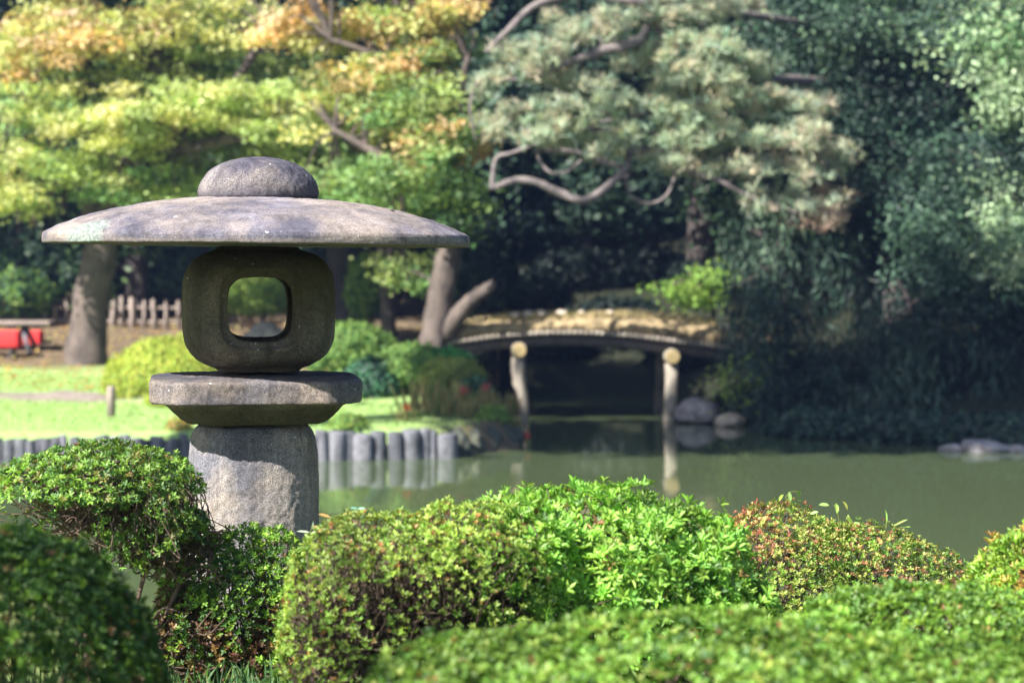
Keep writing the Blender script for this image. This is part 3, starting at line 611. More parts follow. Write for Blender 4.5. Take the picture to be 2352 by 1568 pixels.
maple('green maple sapling glowing yellow-green behind the right half of the bridge', [(1640, 735, 39.5, .05), (1632, 690, 39.5, .035), (1600, 650, 39.4, .02), (1580, 620, 39.4, .012)], [[(1632, 690, 39.5, .02), (1560, 670, 39.3, .014), (1490, 660, 39.2, .008)]],
      [(1600, 645, 39.3, 95, 30, .6, 560, [(.22, .37, .075), (.22, .37, .075)]), (1540, 668, 39.2, 70, 22, .5, 330, [(.22, .37, .075)]), (1610, 690, 39.2, 85, 26, .5, 380, [(.22, .37, .075)])], Lf=.09, group=None)

# pine reaching over the water
rng = np.random.default_rng(71)
pine = empty('pine_tree', 'pale grey-green pine with twisted bare branches reaching over the bridge', 'tree'); mt = MB(); mbn = MB()
limb(mt, [(2080, 960, 40, .26), (2060, 700, 40, .22), (2030, 450, 39.8, .19), (2040, 250, 39.8, .15), (1990, 80, 39.6, .1), (1960, -120, 39.6, .06)], 11)
limbs = [[(2030, 450, 39.8, .12), (1900, 420, 37.5, .1), (1760, 370, 35.4, .09), (1600, 365, 35, .08), (1460, 345, 34.6, .065), (1440, 385, 34.5, .062), (1400, 425, 34.4, .06), (1345, 460, 34.3, .06), (1290, 446, 34.3, .066), (1235, 420, 34.2, .055), (1185, 414, 34.2, .052), (1135, 432, 34.2, .045)],
         [(1130, 436, 34.2, .045), (1133, 395, 34.2, .038), (1142, 362, 34.2, .034), (1175, 352, 34.2, .034), (1220, 335, 34.2, .03), (1262, 320, 34.2, .02)],
         [(1238, 322, 34.3, .022), (1236, 360, 34.3, .024), (1262, 395, 34.2, .022), (1300, 395, 34.2, .02), (1335, 368, 34.2, .018)], [(1240, 345, 34.4, .025), (1320, 348, 34.4, .035), (1385, 372, 34.4, .04), (1440, 385, 34.5, .05)],
         [(1437, 415, 34.5, .026), (1450, 450, 34.5, .024), (1490, 468, 34.5, .022), (1530, 450, 34.5, .022), (1550, 405, 34.6, .022)], [(1560, 390, 34.8, .04), (1640, 410, 34.6, .04), (1720, 450, 34.6, .034), (1800, 480, 34.6, .03), (1870, 500, 34.6, .02)],
         [(2040, 250, 39.8, .1), (1880, 190, 37.5, .085), (1700, 180, 35.4, .075), (1560, 150, 35, .06), (1500, 50, 35, .05), (1470, 92, 34.8, .07), (1390, 116, 34.7, .075), (1310, 142, 34.6, .06), (1200, 180, 34.5, .04), (1100, 180, 34.4, .03)],
         [(1990, 80, 39.6, .08), (1760, 40, 37, .06), (1500, 10, 35, .055), (1350, -10, 35, .05), (1235, 10, 34.8, .055), (1165, 72, 34.6, .045), (1115, 120, 34.5, .025)], [(1600, 365, 35, .05), (1480, 300, 34.8, .04), (1330, 300, 34.6, .03), (1200, 300, 34.4, .015)],
         [(1700, 180, 35.4, .05), (1620, 230, 35, .045), (1500, 260, 34.8, .035), (1380, 280, 34.6, .025)], [(1100, 180, 34.4, .03), (1080, 250, 34.5, .022), (1095, 330, 34.6, .015)], [(1760, 370, 35.4, .05), (1850, 330, 35, .035), (1900, 380, 34.8, .02)]]
for l in limbs: limb(mt, l, 7, .08)
PN = [(.39, .45, .28), (.34, .42, .28), (.27, .37, .26), (.44, .42, .27)]; PD = [(.26, .34, .25), (.38, .43, .29), (.46, .42, .30)]
pads = [(1640, 120, 34.8, 150, 55, 1), (1600, 170, 34.6, 120, 30, 1), (1730, 150, 35, 90, 40, 1), (1690, 215, 34.8, 120, 28, 1), (1540, 200, 34.8, 80, 25, 1), (1400, 240, 34.5, 150, 26, 1), (1550, 262, 34.6, 170, 28, 1), (1300, 285, 34.4, 110, 24, 1), (1230, 250, 34.5, 100, 28, 2),
        (1150, 190, 34.5, 80, 30, 2), (1200, 120, 34.6, 100, 40, 2), (1330, 65, 34.8, 140, 45, 2), (1480, 45, 34.9, 120, 40, 2), (1270, 150, 34.6, 90, 28, 2), (1450, 310, 34.5, 180, 24, 1), (1620, 320, 34.6, 190, 30, 1), (1780, 320, 34.8, 140, 40, 2), (1880, 360, 34.9, 80, 60, 2),
        (1700, 390, 34.7, 170, 30, 2), (1820, 460, 34.7, 110, 38, 2), (1860, 510, 34.7, 85, 28, 3), (1245, 325, 34.3, 55, 18, 1), (1560, 380, 34.6, 110, 20, 2), (1330, 200, 35, 110, 28, 2), (1800, 240, 35.2, 110, 40, 2), (1620, 20, 35.2, 180, 45, 2), (1150, 290, 34.8, 60, 30, 2), (1480, 140, 35.2, 80, 35, 2), (1900, 470, 35, 60, 50, 3), (1400, 345, 34.6, 130, 18, 2)]
sk = np.concatenate([pxl(l)[:, :3] for l in limbs])
for (px, py, d, rx, rz, k) in pads:
    c = W(px, py, d); r = np.array([rx * d / F, .55, rz * d / F * .85]); nt_ = int(rx * rz / 32) + 35
    sub = max(8, nt_ // 13); P, kk, cc = cluster_points(c, r, nt_, sub, .085, .5)
    ax = unit(rng.normal(size=(nt_, 3)) * .5 + np.array([0, 0, .8])); nn = 10
    dd = unit(np.repeat(ax, nn, 0) * .7 + rng.normal(size=(nt_ * nn, 3)) * .6)
    cols = palette(nt_, PN if k == 1 else PD if k == 2 else [(.36, .27, .20), (.30, .27, .19)], None, .2); n = nt_ * nn
    B = np.repeat(P, nn, 0); s = unit(np.cross(dd, rng.normal(size=(n, 3)))); Ln = .15; wd = .008
    v = np.stack([B - s * wd, B + s * wd, B + dd * Ln + s * wd * .5, B + dd * Ln - s * wd * .5], 1)
    mbn.add(v.reshape(-1, 3), np.arange(4 * n).reshape(n, 4), np.repeat(np.repeat(cols, nn, 0), 4, 0))
    for e in cc[::2]:
        s0 = sk[np.argmin(np.linalg.norm(sk - e, axis=1))]; m_ = (s0 + e) / 2 + rng.normal(size=3) * .06
        tube(mt, smooth_path([s0, m_, e], 3), np.linspace(.016, .006, 7), 4, caps=False)
mt.build('trunk', M['pine_bark'], pine); mbn.build('crown', M['needle'], pine)

# broad evergreens and drooping bamboo on the right bank
BG, BG2, TEAL, LIT = (.019, .042, .030), (.008, .018, .015), (.045, .082, .056), (.29, .39, .22)  # LIT puts sunlight into the leaf colour of some clumps
def leafy(name, label, cat, trunk, clumps, Lf, asp, mat='dark', group=None, sub_k=1.0, tight=.22, flat=.7, up=.5, droop=None, bark='bark_dark'):
    root = empty(name, label, cat, group); mt = MB(); limb(mt, trunk, 9, .06); sk = pxl(trunk)[:, :3]; mb = MB()
    for (px, py, d, rx, rz, ry, n, cols) in clumps:
        cc = clump_leaves(mb, W(px, py, d), (rx * d / F, ry, rz * d / F), int(n * (1.9 if mat == 'dark' and Lf < .15 else 1)), Lf * (.74 if mat == 'dark' and Lf < .15 else 1), Lf * asp * (.74 if mat == 'dark' and Lf < .15 else 1), cols, None, max(6, int(sub_k * rx * rz / 500)), tight, flat, up, droop)
        for e in cc[::3]:
            s = sk[np.argmin(np.linalg.norm(sk - e, axis=1))]; m_ = (s + e) / 2 + rng.normal(size=3) * .1
            tube(mt, smooth_path([s, m_, e], 3), np.linspace(.03, .008, 7), 4, caps=False)
    mt.build('trunk', M[bark], root); mb.build('crown', M[mat], root); return root
rng = np.random.default_rng(81)
leafy('bamboo_clump', 'blue-green bamboo drooping over the water at the right end of the bridge', 'bamboo', [(1800, 985, 35, .06), (1810, 800, 35, .05), (1790, 600, 35, .035), (1740, 520, 34.6, .02)],
      [(1775, 560, 35, 100, 80, .8, 1500, [BG, TEAL, (.09, .15, .09)]), (1765, 690, 34.8, 85, 75, .8, 1500, [BG, TEAL, BG2]), (1860, 650, 35.4, 130, 120, 1, 1900, [BG, BG2, TEAL]), (1730, 790, 34.6, 62, 50, .6, 900, [BG, TEAL]), (1800, 870, 34.6, 95, 75, .8, 1600, [BG, BG2, TEAL]),
       (1900, 880, 34.4, 130, 100, .8, 2400, [BG2, BG, TEAL]), (1830, 950, 34, 110, 40, .6, 1100, [BG, BG2]), (1710, 560, 35.4, 45, 50, .6, 450, [TEAL, BG])], .2, .14, droop=.9, tight=.15, flat=1.5, up=.1, sub_k=1.3)
leafy('bamboo_clump', 'dark bamboo hanging low above the pond edge right of centre', 'bamboo', [(2110, 1010, 33.5, .06), (2120, 850, 33.6, .05), (2090, 700, 33.8, .03), (2060, 640, 33.8, .02)],
      [(2060, 760, 34, 130, 110, .9, 2400, [BG2, BG]), (2120, 900, 33.4, 120, 90, .8, 2200, [BG, BG2, TEAL]), (2230, 820, 33.6, 130, 130, .9, 2400, [BG2, BG2, BG]), (2010, 950, 33.4, 110, 50, .6, 1300, [BG, TEAL]), (2250, 960, 32.8, 120, 40, .6, 1200, [BG2, BG]), (2340, 880, 33, 90, 110, .8, 1500, [BG2, BG])], .2, .14, droop=.9, tight=.15, flat=1.5, up=.1, sub_k=1.3)
leafy('evergreen_tree', 'tall dark evergreen with glossy leaves rising behind the bamboo', 'tree', [(2000, 960, 38.5, .25), (1990, 500, 38.5, .2), (1980, 100, 38.5, .14), (1980, -200, 38.5, .08)],
      [(1980, 60, 38, 190, 110, 1.4, 2600, [BG, TEAL, (.10, .17, .09)]), (1900, 200, 38, 140, 100, 1.2, 1900, [BG, TEAL]), (2080, 190, 38, 140, 110, 1.3, 1900, [BG, BG2, TEAL]), (1990, 330, 37.6, 150, 100, 1.2, 2000, [BG, TEAL]), (2120, 380, 37.6, 140, 110, 1.2, 1900, [BG2, BG]), (2000, 480, 37.4, 140, 90, 1.1, 1700, [BG, BG2, TEAL]), (2080, 580, 37.2, 130, 80, 1.1, 1500, [BG2, BG]), (1850, 60, 38.4, 120, 90, 1.2, 1500, [BG, TEAL]), (1980, -120, 38, 260, 100, 1.8, 2600, [BG, TEAL])], .13, .5, tight=.26)
leafy('evergreen_tree', 'dark evergreen with pale sunlit leaf clusters at the right edge', 'tree', [(2440, 1000, 34.5, .25), (2420, 600, 34.5, .2), (2400, 200, 34.5, .14), (2400, -150, 34.5, .08)],
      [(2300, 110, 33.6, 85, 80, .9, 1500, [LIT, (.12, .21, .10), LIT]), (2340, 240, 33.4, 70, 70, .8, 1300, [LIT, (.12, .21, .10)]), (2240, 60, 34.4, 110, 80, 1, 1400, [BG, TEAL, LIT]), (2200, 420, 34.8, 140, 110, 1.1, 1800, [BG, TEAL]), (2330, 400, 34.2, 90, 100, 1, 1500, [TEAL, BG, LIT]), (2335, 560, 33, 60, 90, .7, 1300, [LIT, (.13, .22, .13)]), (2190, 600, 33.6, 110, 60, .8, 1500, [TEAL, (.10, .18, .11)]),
       (2260, 700, 33.6, 110, 60, .9, 1300, [BG, BG2]), (2160, 520, 34, 90, 60, .8, 1000, [TEAL, BG, (.10, .18, .10)]), (2400, 0, 34, 150, 160, 1.4, 2400, [BG, LIT]), (2430, 700, 34, 120, 300, 1.3, 2600, [BG, BG2])], .12, .55, tight=.24)
leafy('leafy_sapling', 'small yellow-green sprig poking out of the bamboo above the two rocks', 'sapling', [(1730, 960, 34.9, .02), (1715, 915, 34.7, .012), (1690, 885, 34.5, .006)], [(1690, 885, 34.4, 32, 16, .2, 170, [(.30, .40, .09)]), (1712, 865, 34.4, 26, 14, .2, 120, [(.26, .36, .08)])], .08, .6, mat='maple', bark='bark')

# wood behind: one tree of each of three shapes, copied through the slope
rng = np.random.default_rng(91)
def wood_tree(h, spread, cols, seed):
    global rng
    rng = np.random.default_rng(seed); root = empty('evergreen_tree', 'dark evergreen tree in the shaded wood beyond the pond', 'tree', 'trees of the shaded wood beyond the pond')
    mt = MB(); P = smooth_path(np.array([[0, 0, -.5], [.1, .05, h * .3], [-.1, .1, h * .65], [.05, 0, h]]), 5); tube(mt, P, np.linspace(.28, .05, len(P)), 9, bump=.06)
    mb = MB()
    for q in range(26):
        z = h * (.12 + .86 * q / 25); rr_ = spread * (1.0 - .55 * abs(z / h - .4)); a = q * 2.4 + rng.random(); rad = rr_ * rng.uniform(.2, .95)
        c = np.array([math.cos(a) * rad, math.sin(a) * rad, z]); cc = clump_leaves(mb, c, (1.3, 1.3, .8), 620, .2, .11, cols, None, 9, .3, .7, .5)
        s = P[np.argmin(np.abs(P[:, 2] - z * .85))]
        tube(mt, smooth_path([s, (s + c) / 2 + np.array([0, 0, .2]), c], 3), np.linspace(.07, .02, 7), 5, caps=False)
    mt.build('trunk', M['bark_dark'], root); mb.build('crown', M['dark'], root); return root
protos = [wood_tree(11, 3.0, [(.02, .045, .026), (.013, .03, .02), (.04, .085, .04)], 101), wood_tree(12.5, 3.2, [(.018, .04, .026), (.012, .028, .02), (.035, .07, .045)], 102), wood_tree(9.5, 2.8, [(.03, .065, .025), (.018, .04, .02), (.055, .10, .035)], 103)]
spots = [(-13, 47), (-10.2, 50), (-7.5, 48.5), (-5, 51), (-2.6, 49.5), (-.8, 53.5), (1.6, 52.5), (3.6, 46.5), (5.6, 43.5), (8.4, 42), (10.5, 39.5), (6.5, 49), (9.5, 47), (-12, 54.5), (-8.5, 55), (-4.2, 56), (3.2, 57), (7, 55), (-15.5, 52), (12.5, 45), (-1.5, 60), (-10, 61), (10.5, 58), (5, 62), (-6, 63), (-14, 62), (.5, 46.5 + 8)]
for q, (x, y) in enumerate(spots):
    o = protos[q] if q < 3 else None
    if o is None:
        src = protos[q % 3]; o = src.copy(); C.objects.link(o)
        for ch in src.children:
            c2 = ch.copy(); C.objects.link(c2); c2.parent = o
    o.location = (x, y, gz(x, y)); o.rotation_euler = (0, 0, q * 1.7); s = .9 + .25 * ((q * 37) % 10) / 10; o.scale = (s, s, s)
# unseen tall tree on an added islet, crown shaped to shade the far water
def shade_tree(label, x, y, h, clumps):
    root = empty('offscreen_shade_tree', label, 'tree'); z0 = gz(x, y); mt = MB(); P = smooth_path(np.array([[x, y, z0 - .3], [x + .2, y, z0 + h * .4], [x, y + .2, z0 + h]]), 6); tube(mt, P, np.linspace(.5, .1, len(P)), 10, bump=.05)
    mb = MB()
    for (cx, cy, cz, r, n) in clumps:
        c = np.array([cx, cy, cz]); clump_leaves(mb, c, (r, r, r * .7), n, .42, .3, [BG, BG2], None, 26, .5, .7, .5)
        s = P[np.argmin(np.abs(P[:, 2] - cz + 1.5))]; tube(mt, smooth_path([s, (s + c) / 2 + np.array([0, 0, .3]), c], 3), np.linspace(.14, .04, 7), 6, caps=False)
    mt.build('trunk', M['bark_dark'], root); mb.build('crown', M['dark'], root)
SHADE = True
if SHADE:
    cl = []
    for k_, xx in enumerate(np.arange(1.1, 11.5, 1.35)):
        for off, r_ in ((1.2, 1.15), (3.0, 1.2), (4.1, 1.0)):
            if off > 4 and xx > 4.5: continue
            if off > 2 and xx > 8.5: continue
            q = np.array([xx, 30.55 + off, 0.0]); q = q + to_sun * (xx + 8.0 + .7 * math.sin(k_ * 2.1)) / -to_sun[0]; cl.append((q[0], q[1], q[2], r_, 620))
    shade_tree('unseen tall evergreen on an added islet, crown shaped to shade the far water', -10.6, 22.6, 22, cl)
rng = np.random.default_rng(97); tc = W(60, 1500, 4.75) + to_sun * 6.2  # small tree added out of view to shade the near left azalea
root = empty('added_shade_tree', 'unseen small evergreen added to shade the near left azalea', 'tree'); z0 = gz(tc[0] - .5, tc[1]); mt = MB(); P = smooth_path([[tc[0] - .5, tc[1] - .2, z0 - .2], [tc[0] - .3, tc[1], z0 + 2], list(tc)], 6); tube(mt, P, np.linspace(.1, .04, len(P)), 9, bump=.05); mb = MB()
for q in range(7):
    c = tc + np.array([rng.uniform(-.5, .5), rng.uniform(-.45, .45), rng.uniform(-.35, .35)]); clump_leaves(mb, c, (.42, .42, .3), 270, .09, .05, [BG, BG2, (.06, .12, .05)], None, 10, .12, .7, .5)
    tube(mt, smooth_path([P[-6], (P[-6] + c) / 2, c], 3), np.linspace(.03, .01, 7), 5, caps=False)
mt.build('trunk', M['bark_dark'], root); mb.build('crown', M['dark'], root)
# shrubs and undergrowth on the far bank
def far_shrub(name, label, px, py, d, rx, rz, ry, n, Lf, cols, mat='maple', seed=0, dens_sub=1, hollow=True, asp=.6):
    """rounded shrub: leaves through the outer shell of an ellipsoid, short stems below"""
    global rng
    rng = np.random.default_rng(300 + seed); c = W(px, py, d); r = np.array([rx * d / F, ry, rz * d / F]); z0 = gz(c[0], c[1]); c[2] = max(c[2], z0 + .15 * r[2])
    root = empty(name, label, 'shrub', None, (c[0], c[1], z0)); r0 = np.array([c[0], c[1], z0])
    u = unit(rng.normal(size=(n, 3))); u[:, 2] = np.abs(u[:, 2]) * np.where(rng.random(n) < .25, -.6, 1); k = 1 - .3 * rng.random(n) ** 2
    k = k * (1 + .1 * vnoise(u * 3 + seed * 5)) + .05 * vnoise(u * 9 + seed)
    P = c + u * r * k[:, None]; ok = P[:, 2] > z0 - .1; P, u2 = P[ok], u[ok]; n = len(P)
    cl = vnoise(P * 4 + seed); cols = np.asarray(cols); base = palette(n, cols); base *= (1 + .25 * cl)[:, None]
    mb = MB(); leaves_simple(mb, P - r0, unit(u2 + rng.normal(size=(n, 3)) * .6), Lf, Lf * asp, np.clip(base, 0, 1))
    mt = MB()
    for q in range(14):
        e = (c - r0) + r * np.array([rng.uniform(-.7, .7), rng.uniform(-.6, .6), rng.uniform(-.1, .6)]); pp = smooth_path([[rng.normal() * .08, rng.normal() * .08, -.1], e * .5 + rng.normal(size=3) * .05, e], 3); tube(mt, pp, np.linspace(.025, .008, len(pp)), 5, caps=False)
    mb.build('foliage', M[mat], root); mt.build('stems', M['twig'], root); return root
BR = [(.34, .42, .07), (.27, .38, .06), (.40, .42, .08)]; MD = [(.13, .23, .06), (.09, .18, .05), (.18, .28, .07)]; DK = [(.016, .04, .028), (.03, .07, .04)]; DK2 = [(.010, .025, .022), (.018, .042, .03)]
far_shrub('clipped_shrub', 'large sunlit yellow-green shrub clipped into a mound left of the lantern', 400, 905, 34.6, 172, 130, .95, 15000, .055, BR, seed=1)
far_shrub('clipped_shrub', 'small rounded yellow-green shrub in front of the large clipped mound', 410, 945, 32.8, 72, 44, .4, 3600, .05, BR, seed=2)
far_shrub('garden_shrub', 'dark green shrub right behind the lantern platform on its right', 855, 885, 34, 70, 62, .5, 3600, .07, DK + [(.04, .13, .06)], 'dark', 3)
far_shrub('garden_shrub', 'mid green shrub between the lantern and the leaning maple', 800, 815, 36.5, 110, 75, .7, 4800, .08, MD, seed=4)
far_shrub('garden_shrub', 'wide mid green shrub in front of the leaning maple trunk', 945, 855, 34.2, 100, 62, .6, 4600, .075, MD, seed=5)
far_shrub('garden_shrub', 'bright green shrub touching the left end of the bridge', 1020, 832, 34.2, 64, 32, .4, 2300, .075, [(.06, .24, .07), (.09, .28, .08)], seed=6)
far_shrub('garden_shrub', 'olive yellow shrub above the pond flowers', 1035, 868, 33.2, 78, 46, .5, 3000, .07, [(.22, .27, .07), (.14, .21, .06), (.28, .30, .08)], seed=7)
far_shrub('garden_shrub', 'low dark shrub at the water side of the bridge end', 1085, 905, 32.8, 45, 38, .4, 1600, .07, DK + [(.07, .15, .06)], 'dark', 8)
far_shrub('garden_shrub', 'leafy yellow-green shrub seen through the lantern opening', 600, 690, 46, 110, 55, .8, 3600, .1, [(.25, .36, .07), (.13, .24, .06), (.32, .40, .09)], seed=9)
far_shrub('garden_shrub', 'dark leafy shrub beside the fence at the left edge', 40, 690, 47, 90, 70, .8, 2600, .12, MD + DK, seed=10)
far_shrub('garden_shrub', 'green climber tumbling between the two dark trunks', 835, 680, 44, 40, 95, .5, 2100, .11, [(.16, .26, .07), (.10, .18, .06), (.22, .32, .08)], seed=11)
far_shrub('garden_shrub', 'dark undergrowth bush under the maples left of the fence', 120, 620, 50, 160, 70, 1.2, 3000, .16, DK, 'dark', 12)
far_shrub('garden_shrub', 'blue-green undergrowth bush behind the fence near the lantern', 370, 640, 50, 140, 80, 1.2, 3200, .16, DK + [(.06, .13, .07)], 'dark', 13)
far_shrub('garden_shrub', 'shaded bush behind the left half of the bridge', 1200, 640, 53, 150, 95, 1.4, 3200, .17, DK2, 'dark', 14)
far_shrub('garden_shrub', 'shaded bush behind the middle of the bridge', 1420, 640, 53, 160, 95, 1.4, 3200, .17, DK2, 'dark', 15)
far_shrub('garden_shrub', 'low fern-like tuft growing on the stake wall beside the lantern post', 800, 975, 29.6, 46, 26, .25, 700, .06, [(.16, .28, .07), (.24, .34, .08)], seed=16)
far_shrub('garden_shrub', 'low tuft with orange leaves on the stake wall left of the lantern post', 410, 1012, 29.4, 30, 22, .2, 420, .06, [(.24, .30, .08), (.42, .24, .07)], seed=17)
far_shrub('garden_shrub', 'yellow-green weeds at the tip of the bank beside the bridge post', 1130, 985, 31.2, 38, 26, .3, 700, .07, [(.20, .30, .07), (.14, .24, .06)], seed=18)

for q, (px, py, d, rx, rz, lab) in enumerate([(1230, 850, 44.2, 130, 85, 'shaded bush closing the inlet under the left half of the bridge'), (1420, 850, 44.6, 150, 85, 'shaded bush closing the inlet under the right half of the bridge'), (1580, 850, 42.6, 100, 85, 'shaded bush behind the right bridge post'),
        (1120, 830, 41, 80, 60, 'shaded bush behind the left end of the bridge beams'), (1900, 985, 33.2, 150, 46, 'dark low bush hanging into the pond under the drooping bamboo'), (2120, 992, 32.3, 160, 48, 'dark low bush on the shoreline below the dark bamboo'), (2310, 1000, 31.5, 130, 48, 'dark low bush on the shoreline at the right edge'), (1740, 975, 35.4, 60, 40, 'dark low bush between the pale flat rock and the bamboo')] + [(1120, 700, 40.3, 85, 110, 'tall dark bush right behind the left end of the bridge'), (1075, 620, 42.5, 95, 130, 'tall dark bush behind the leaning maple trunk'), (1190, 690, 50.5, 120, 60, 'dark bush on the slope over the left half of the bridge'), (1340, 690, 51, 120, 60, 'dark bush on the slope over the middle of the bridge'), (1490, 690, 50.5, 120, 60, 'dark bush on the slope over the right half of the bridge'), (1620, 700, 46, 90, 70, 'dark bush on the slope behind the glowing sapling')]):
    far_shrub('garden_shrub', lab, px, py, d, rx, rz, .9, 3400, .12, [(.005, .012, .010), (.008, .018, .013)] if q < 4 or q > 7 else [(.018, .04, .027), (.03, .065, .04), (.009, .02, .015)], 'dark', 40 + q)  # near-black leaf colour paints in the darkness under and behind the bridge
# dark tree trunks under the maples
rng = np.random.default_rng(111)
def bare_tree(label, trunk):
    root = empty('dark_tree', label, 'tree'); mt = MB(); limb(mt, trunk, 10, .05); mt.build('trunk', M['bark_dark'], root)
    mb = MB(); e = trunk[-1]
    for q in range(5): clump_leaves(mb, W(e[0] + rng.normal() * 60, e[1] + rng.normal() * 25 - 30, e[2]), (.9, .9, .4), 420, .14, .09, [GRN, OLV, BG], None, 8, .25, .6, .7)
    mb.build('crown', M['maple'], root)
bare_tree('thick dark trunk standing just right of the lantern opening', [(795, 770, 45, .32), (790, 680, 45, .26), (780, 580, 45, .25), (770, 420, 45, .2), (760, 250, 45, .12)])
bare_tree('slim dark trunk between the lantern and the leaning maple', [(895, 790, 43, .16), (888, 700, 43, .12), (880, 600, 43, .11), (868, 450, 43, .09), (860, 330, 43, .06)])
bare_tree('slim dark trunk at the left edge under the maples', [(40, 720, 48, .14), (42, 600, 48, .11), (46, 490, 48, .1), (60, 300, 48, .06)])

# ------------------------------------------------------------------ built things of the far bank
def box_mb(mb, c, s, rz=0, bev=.01, rx=0, ry=0):
    bm = bmesh.new(); bmesh.ops.create_cube(bm, size=1)
    for q in bm.verts: q.co = Vector((q.co.x * s[0], q.co.y * s[1], q.co.z * s[2]))
    bmesh.ops.bevel(bm, geom=bm.edges[:], offset=bev, segments=2, affect='EDGES', profile=.5)
    mtx = Matrix.Translation(c) @ Matrix.Rotation(rz, 4, 'Z') @ Matrix.Rotation(ry, 4, 'Y') @ Matrix.Rotation(rx, 4, 'X')
    bm.verts.ensure_lookup_table(); v = [tuple(mtx @ q.co) for q in bm.verts]
    by = {}
    for fc in bm.faces: by.setdefault(len(fc.verts), []).append([q.index for q in fc.verts])
    o = mb.n; mb.add(v, np.array(list(by.items())[0][1]))
    for k_, fl in list(by.items())[1:]: mb.f.append(np.array(fl) + o)
    bm.free()
# stake wall along the lawn
rng = np.random.default_rng(121)
sw = empty('stake_wall', 'low wall of grey upright wooden stakes edging the lawn at the water', 'retaining wall')
xs = -8.0
while xs < -.72:
    wd = rng.uniform(.10, .19) if xs < -2.6 else rng.uniform(.12, .28)
    yy = np.interp(xs, [-60, -10, -3, -.75], [28.8, 28.8, 28.9, 29.5]) - .05 + rng.normal() * .015
    top = .295 + rng.normal() * .026 + .04 * ((xs > -2.6)); mbs = MB(); r = wd * .5
    z = np.array([-.4, 0, .15, top - .015, top]); rr_ = np.array([r, r, r * .99, r * .98, r * .92]); ln = rng.normal() * .04
    th = np.linspace(0, 2 * np.pi, 10, endpoint=False); prf = 1 + .07 * rng.normal(size=10)
    V = np.concatenate([np.stack([xs + wd / 2 + ln * zz + q * prf * np.cos(th), yy + q * .85 * prf * np.sin(th), np.full(10, zz) + (.012 * np.cos(th + xs) if k_ > 2 else 0)], -1) for k_, (zz, q) in enumerate(zip(z, rr_))])
    i = np.arange(4)[:, None] * 10; j = np.arange(10)[None]; k_ = (j + 1) % 10
    mbs.add(V, np.stack([i + j, i + k_, i + 10 + k_, i + 10 + j], -1).reshape(-1, 4)); mbs.f.append(np.array([[40 + q for q in range(10)]]))
    mbs.build('stake', M['stake'], sw); xs += wd * .77 + (rng.random() < .06) * .06
def rock(label, pos, s, mat, seed, name='rock', group=None, rz=0):
    bm = bmesh.new(); bmesh.ops.create_icosphere(bm, subdivisions=4, radius=1)
    co = np.array([q.co[:] for q in bm.verts]); k = 1 + .26 * vnoise(co * 1.4 + seed * 3.3) + .1 * vnoise(co * 3.5 + seed) + .03 * vnoise(co * 9 + seed)
    co = co * k[:, None]; co[:, 2] = np.where(co[:, 2] < -.35, -.35 + (co[:, 2] + .35) * .3, co[:, 2])
    for q, p_ in zip(bm.verts, co): q.co = Vector(p_ * np.array(s))
    me = bpy.data.meshes.new(name); bm.to_mesh(me); bm.free(); me.materials.append(mat); me.polygons.foreach_set('use_smooth', np.ones(len(me.polygons), bool))
    o = link(name, me); o.location = pos; o.rotation_euler = (0, 0, rz); return tag(o, label, 'rock', group)
def on_water(px, py, dz=0): d = 2.5 / ((py - 580) / F); p_ = W(px, py, d); return (p_[0], p_[1], dz)
p_ = W(1605, 965, 35.6); rock('large grey boulder at the water line beside the right bridge post', (p_[0], p_[1], .12), (.29, .3, .24), M['rock'], 1)
p_ = W(1676, 970, 35); rock('low pale flat rock just right of the large boulder', (p_[0], p_[1], .04), (.24, .22, .15), M['rock_pale'], 2)
p_ = W(2262, 1022, 30.5); rock('grey flat rock on the right shoreline under the dark bamboo', (p_[0], p_[1], .03), (.3, .22, .11), M['rock'], 3)
p_ = W(2185, 1022, 30.6); rock('small dark rock left of the flat shoreline rock', (p_[0], p_[1], .02), (.16, .14, .07), M['rock'], 4)
p_ = W(2335, 1024, 30.4); rock('small grey rock at the right edge of the shoreline', (p_[0], p_[1], .02), (.12, .12, .08), M['rock'], 5)
p_ = W(612, 790, 43.5); rock('grey boulder seen low in the lantern opening', (p_[0], p_[1], p_[2]), (.40, .3, .42), M['rock'], 6)
for q, (px, py, sx, sz) in enumerate([(1052, 1030, .17, .3), (1085, 1026, .16, .3), (1120, 1022, .18, .28), (1155, 1018, .16, .25), (1185, 1012, .12, .2)]):
    p_ = W(px, py, [29.9, 30.3, 30.7, 31.1, 31.4][q]); rock('mossy dark stone of the bank end between the stake wall and the bridge post', (p_[0], p_[1], .07), (sx, .2, sz * .8), M['bank_stone'], 10 + q, 'bank_stone', 'stones of the bank end')
# white post on the lawn
p_ = W(256, 990, 31.2); pz = gz(p_[0], p_[1]); mb = MB(); tube(mb, [(p_[0], p_[1], pz - .1), (p_[0], p_[1], pz + .37), (p_[0], p_[1], pz + .395)], [.058, .056, .048], 14, bump=.02)
tag(mb.build('wooden_post', M['pale_wood']), 'short pale wooden post standing alone on the lawn', 'post')
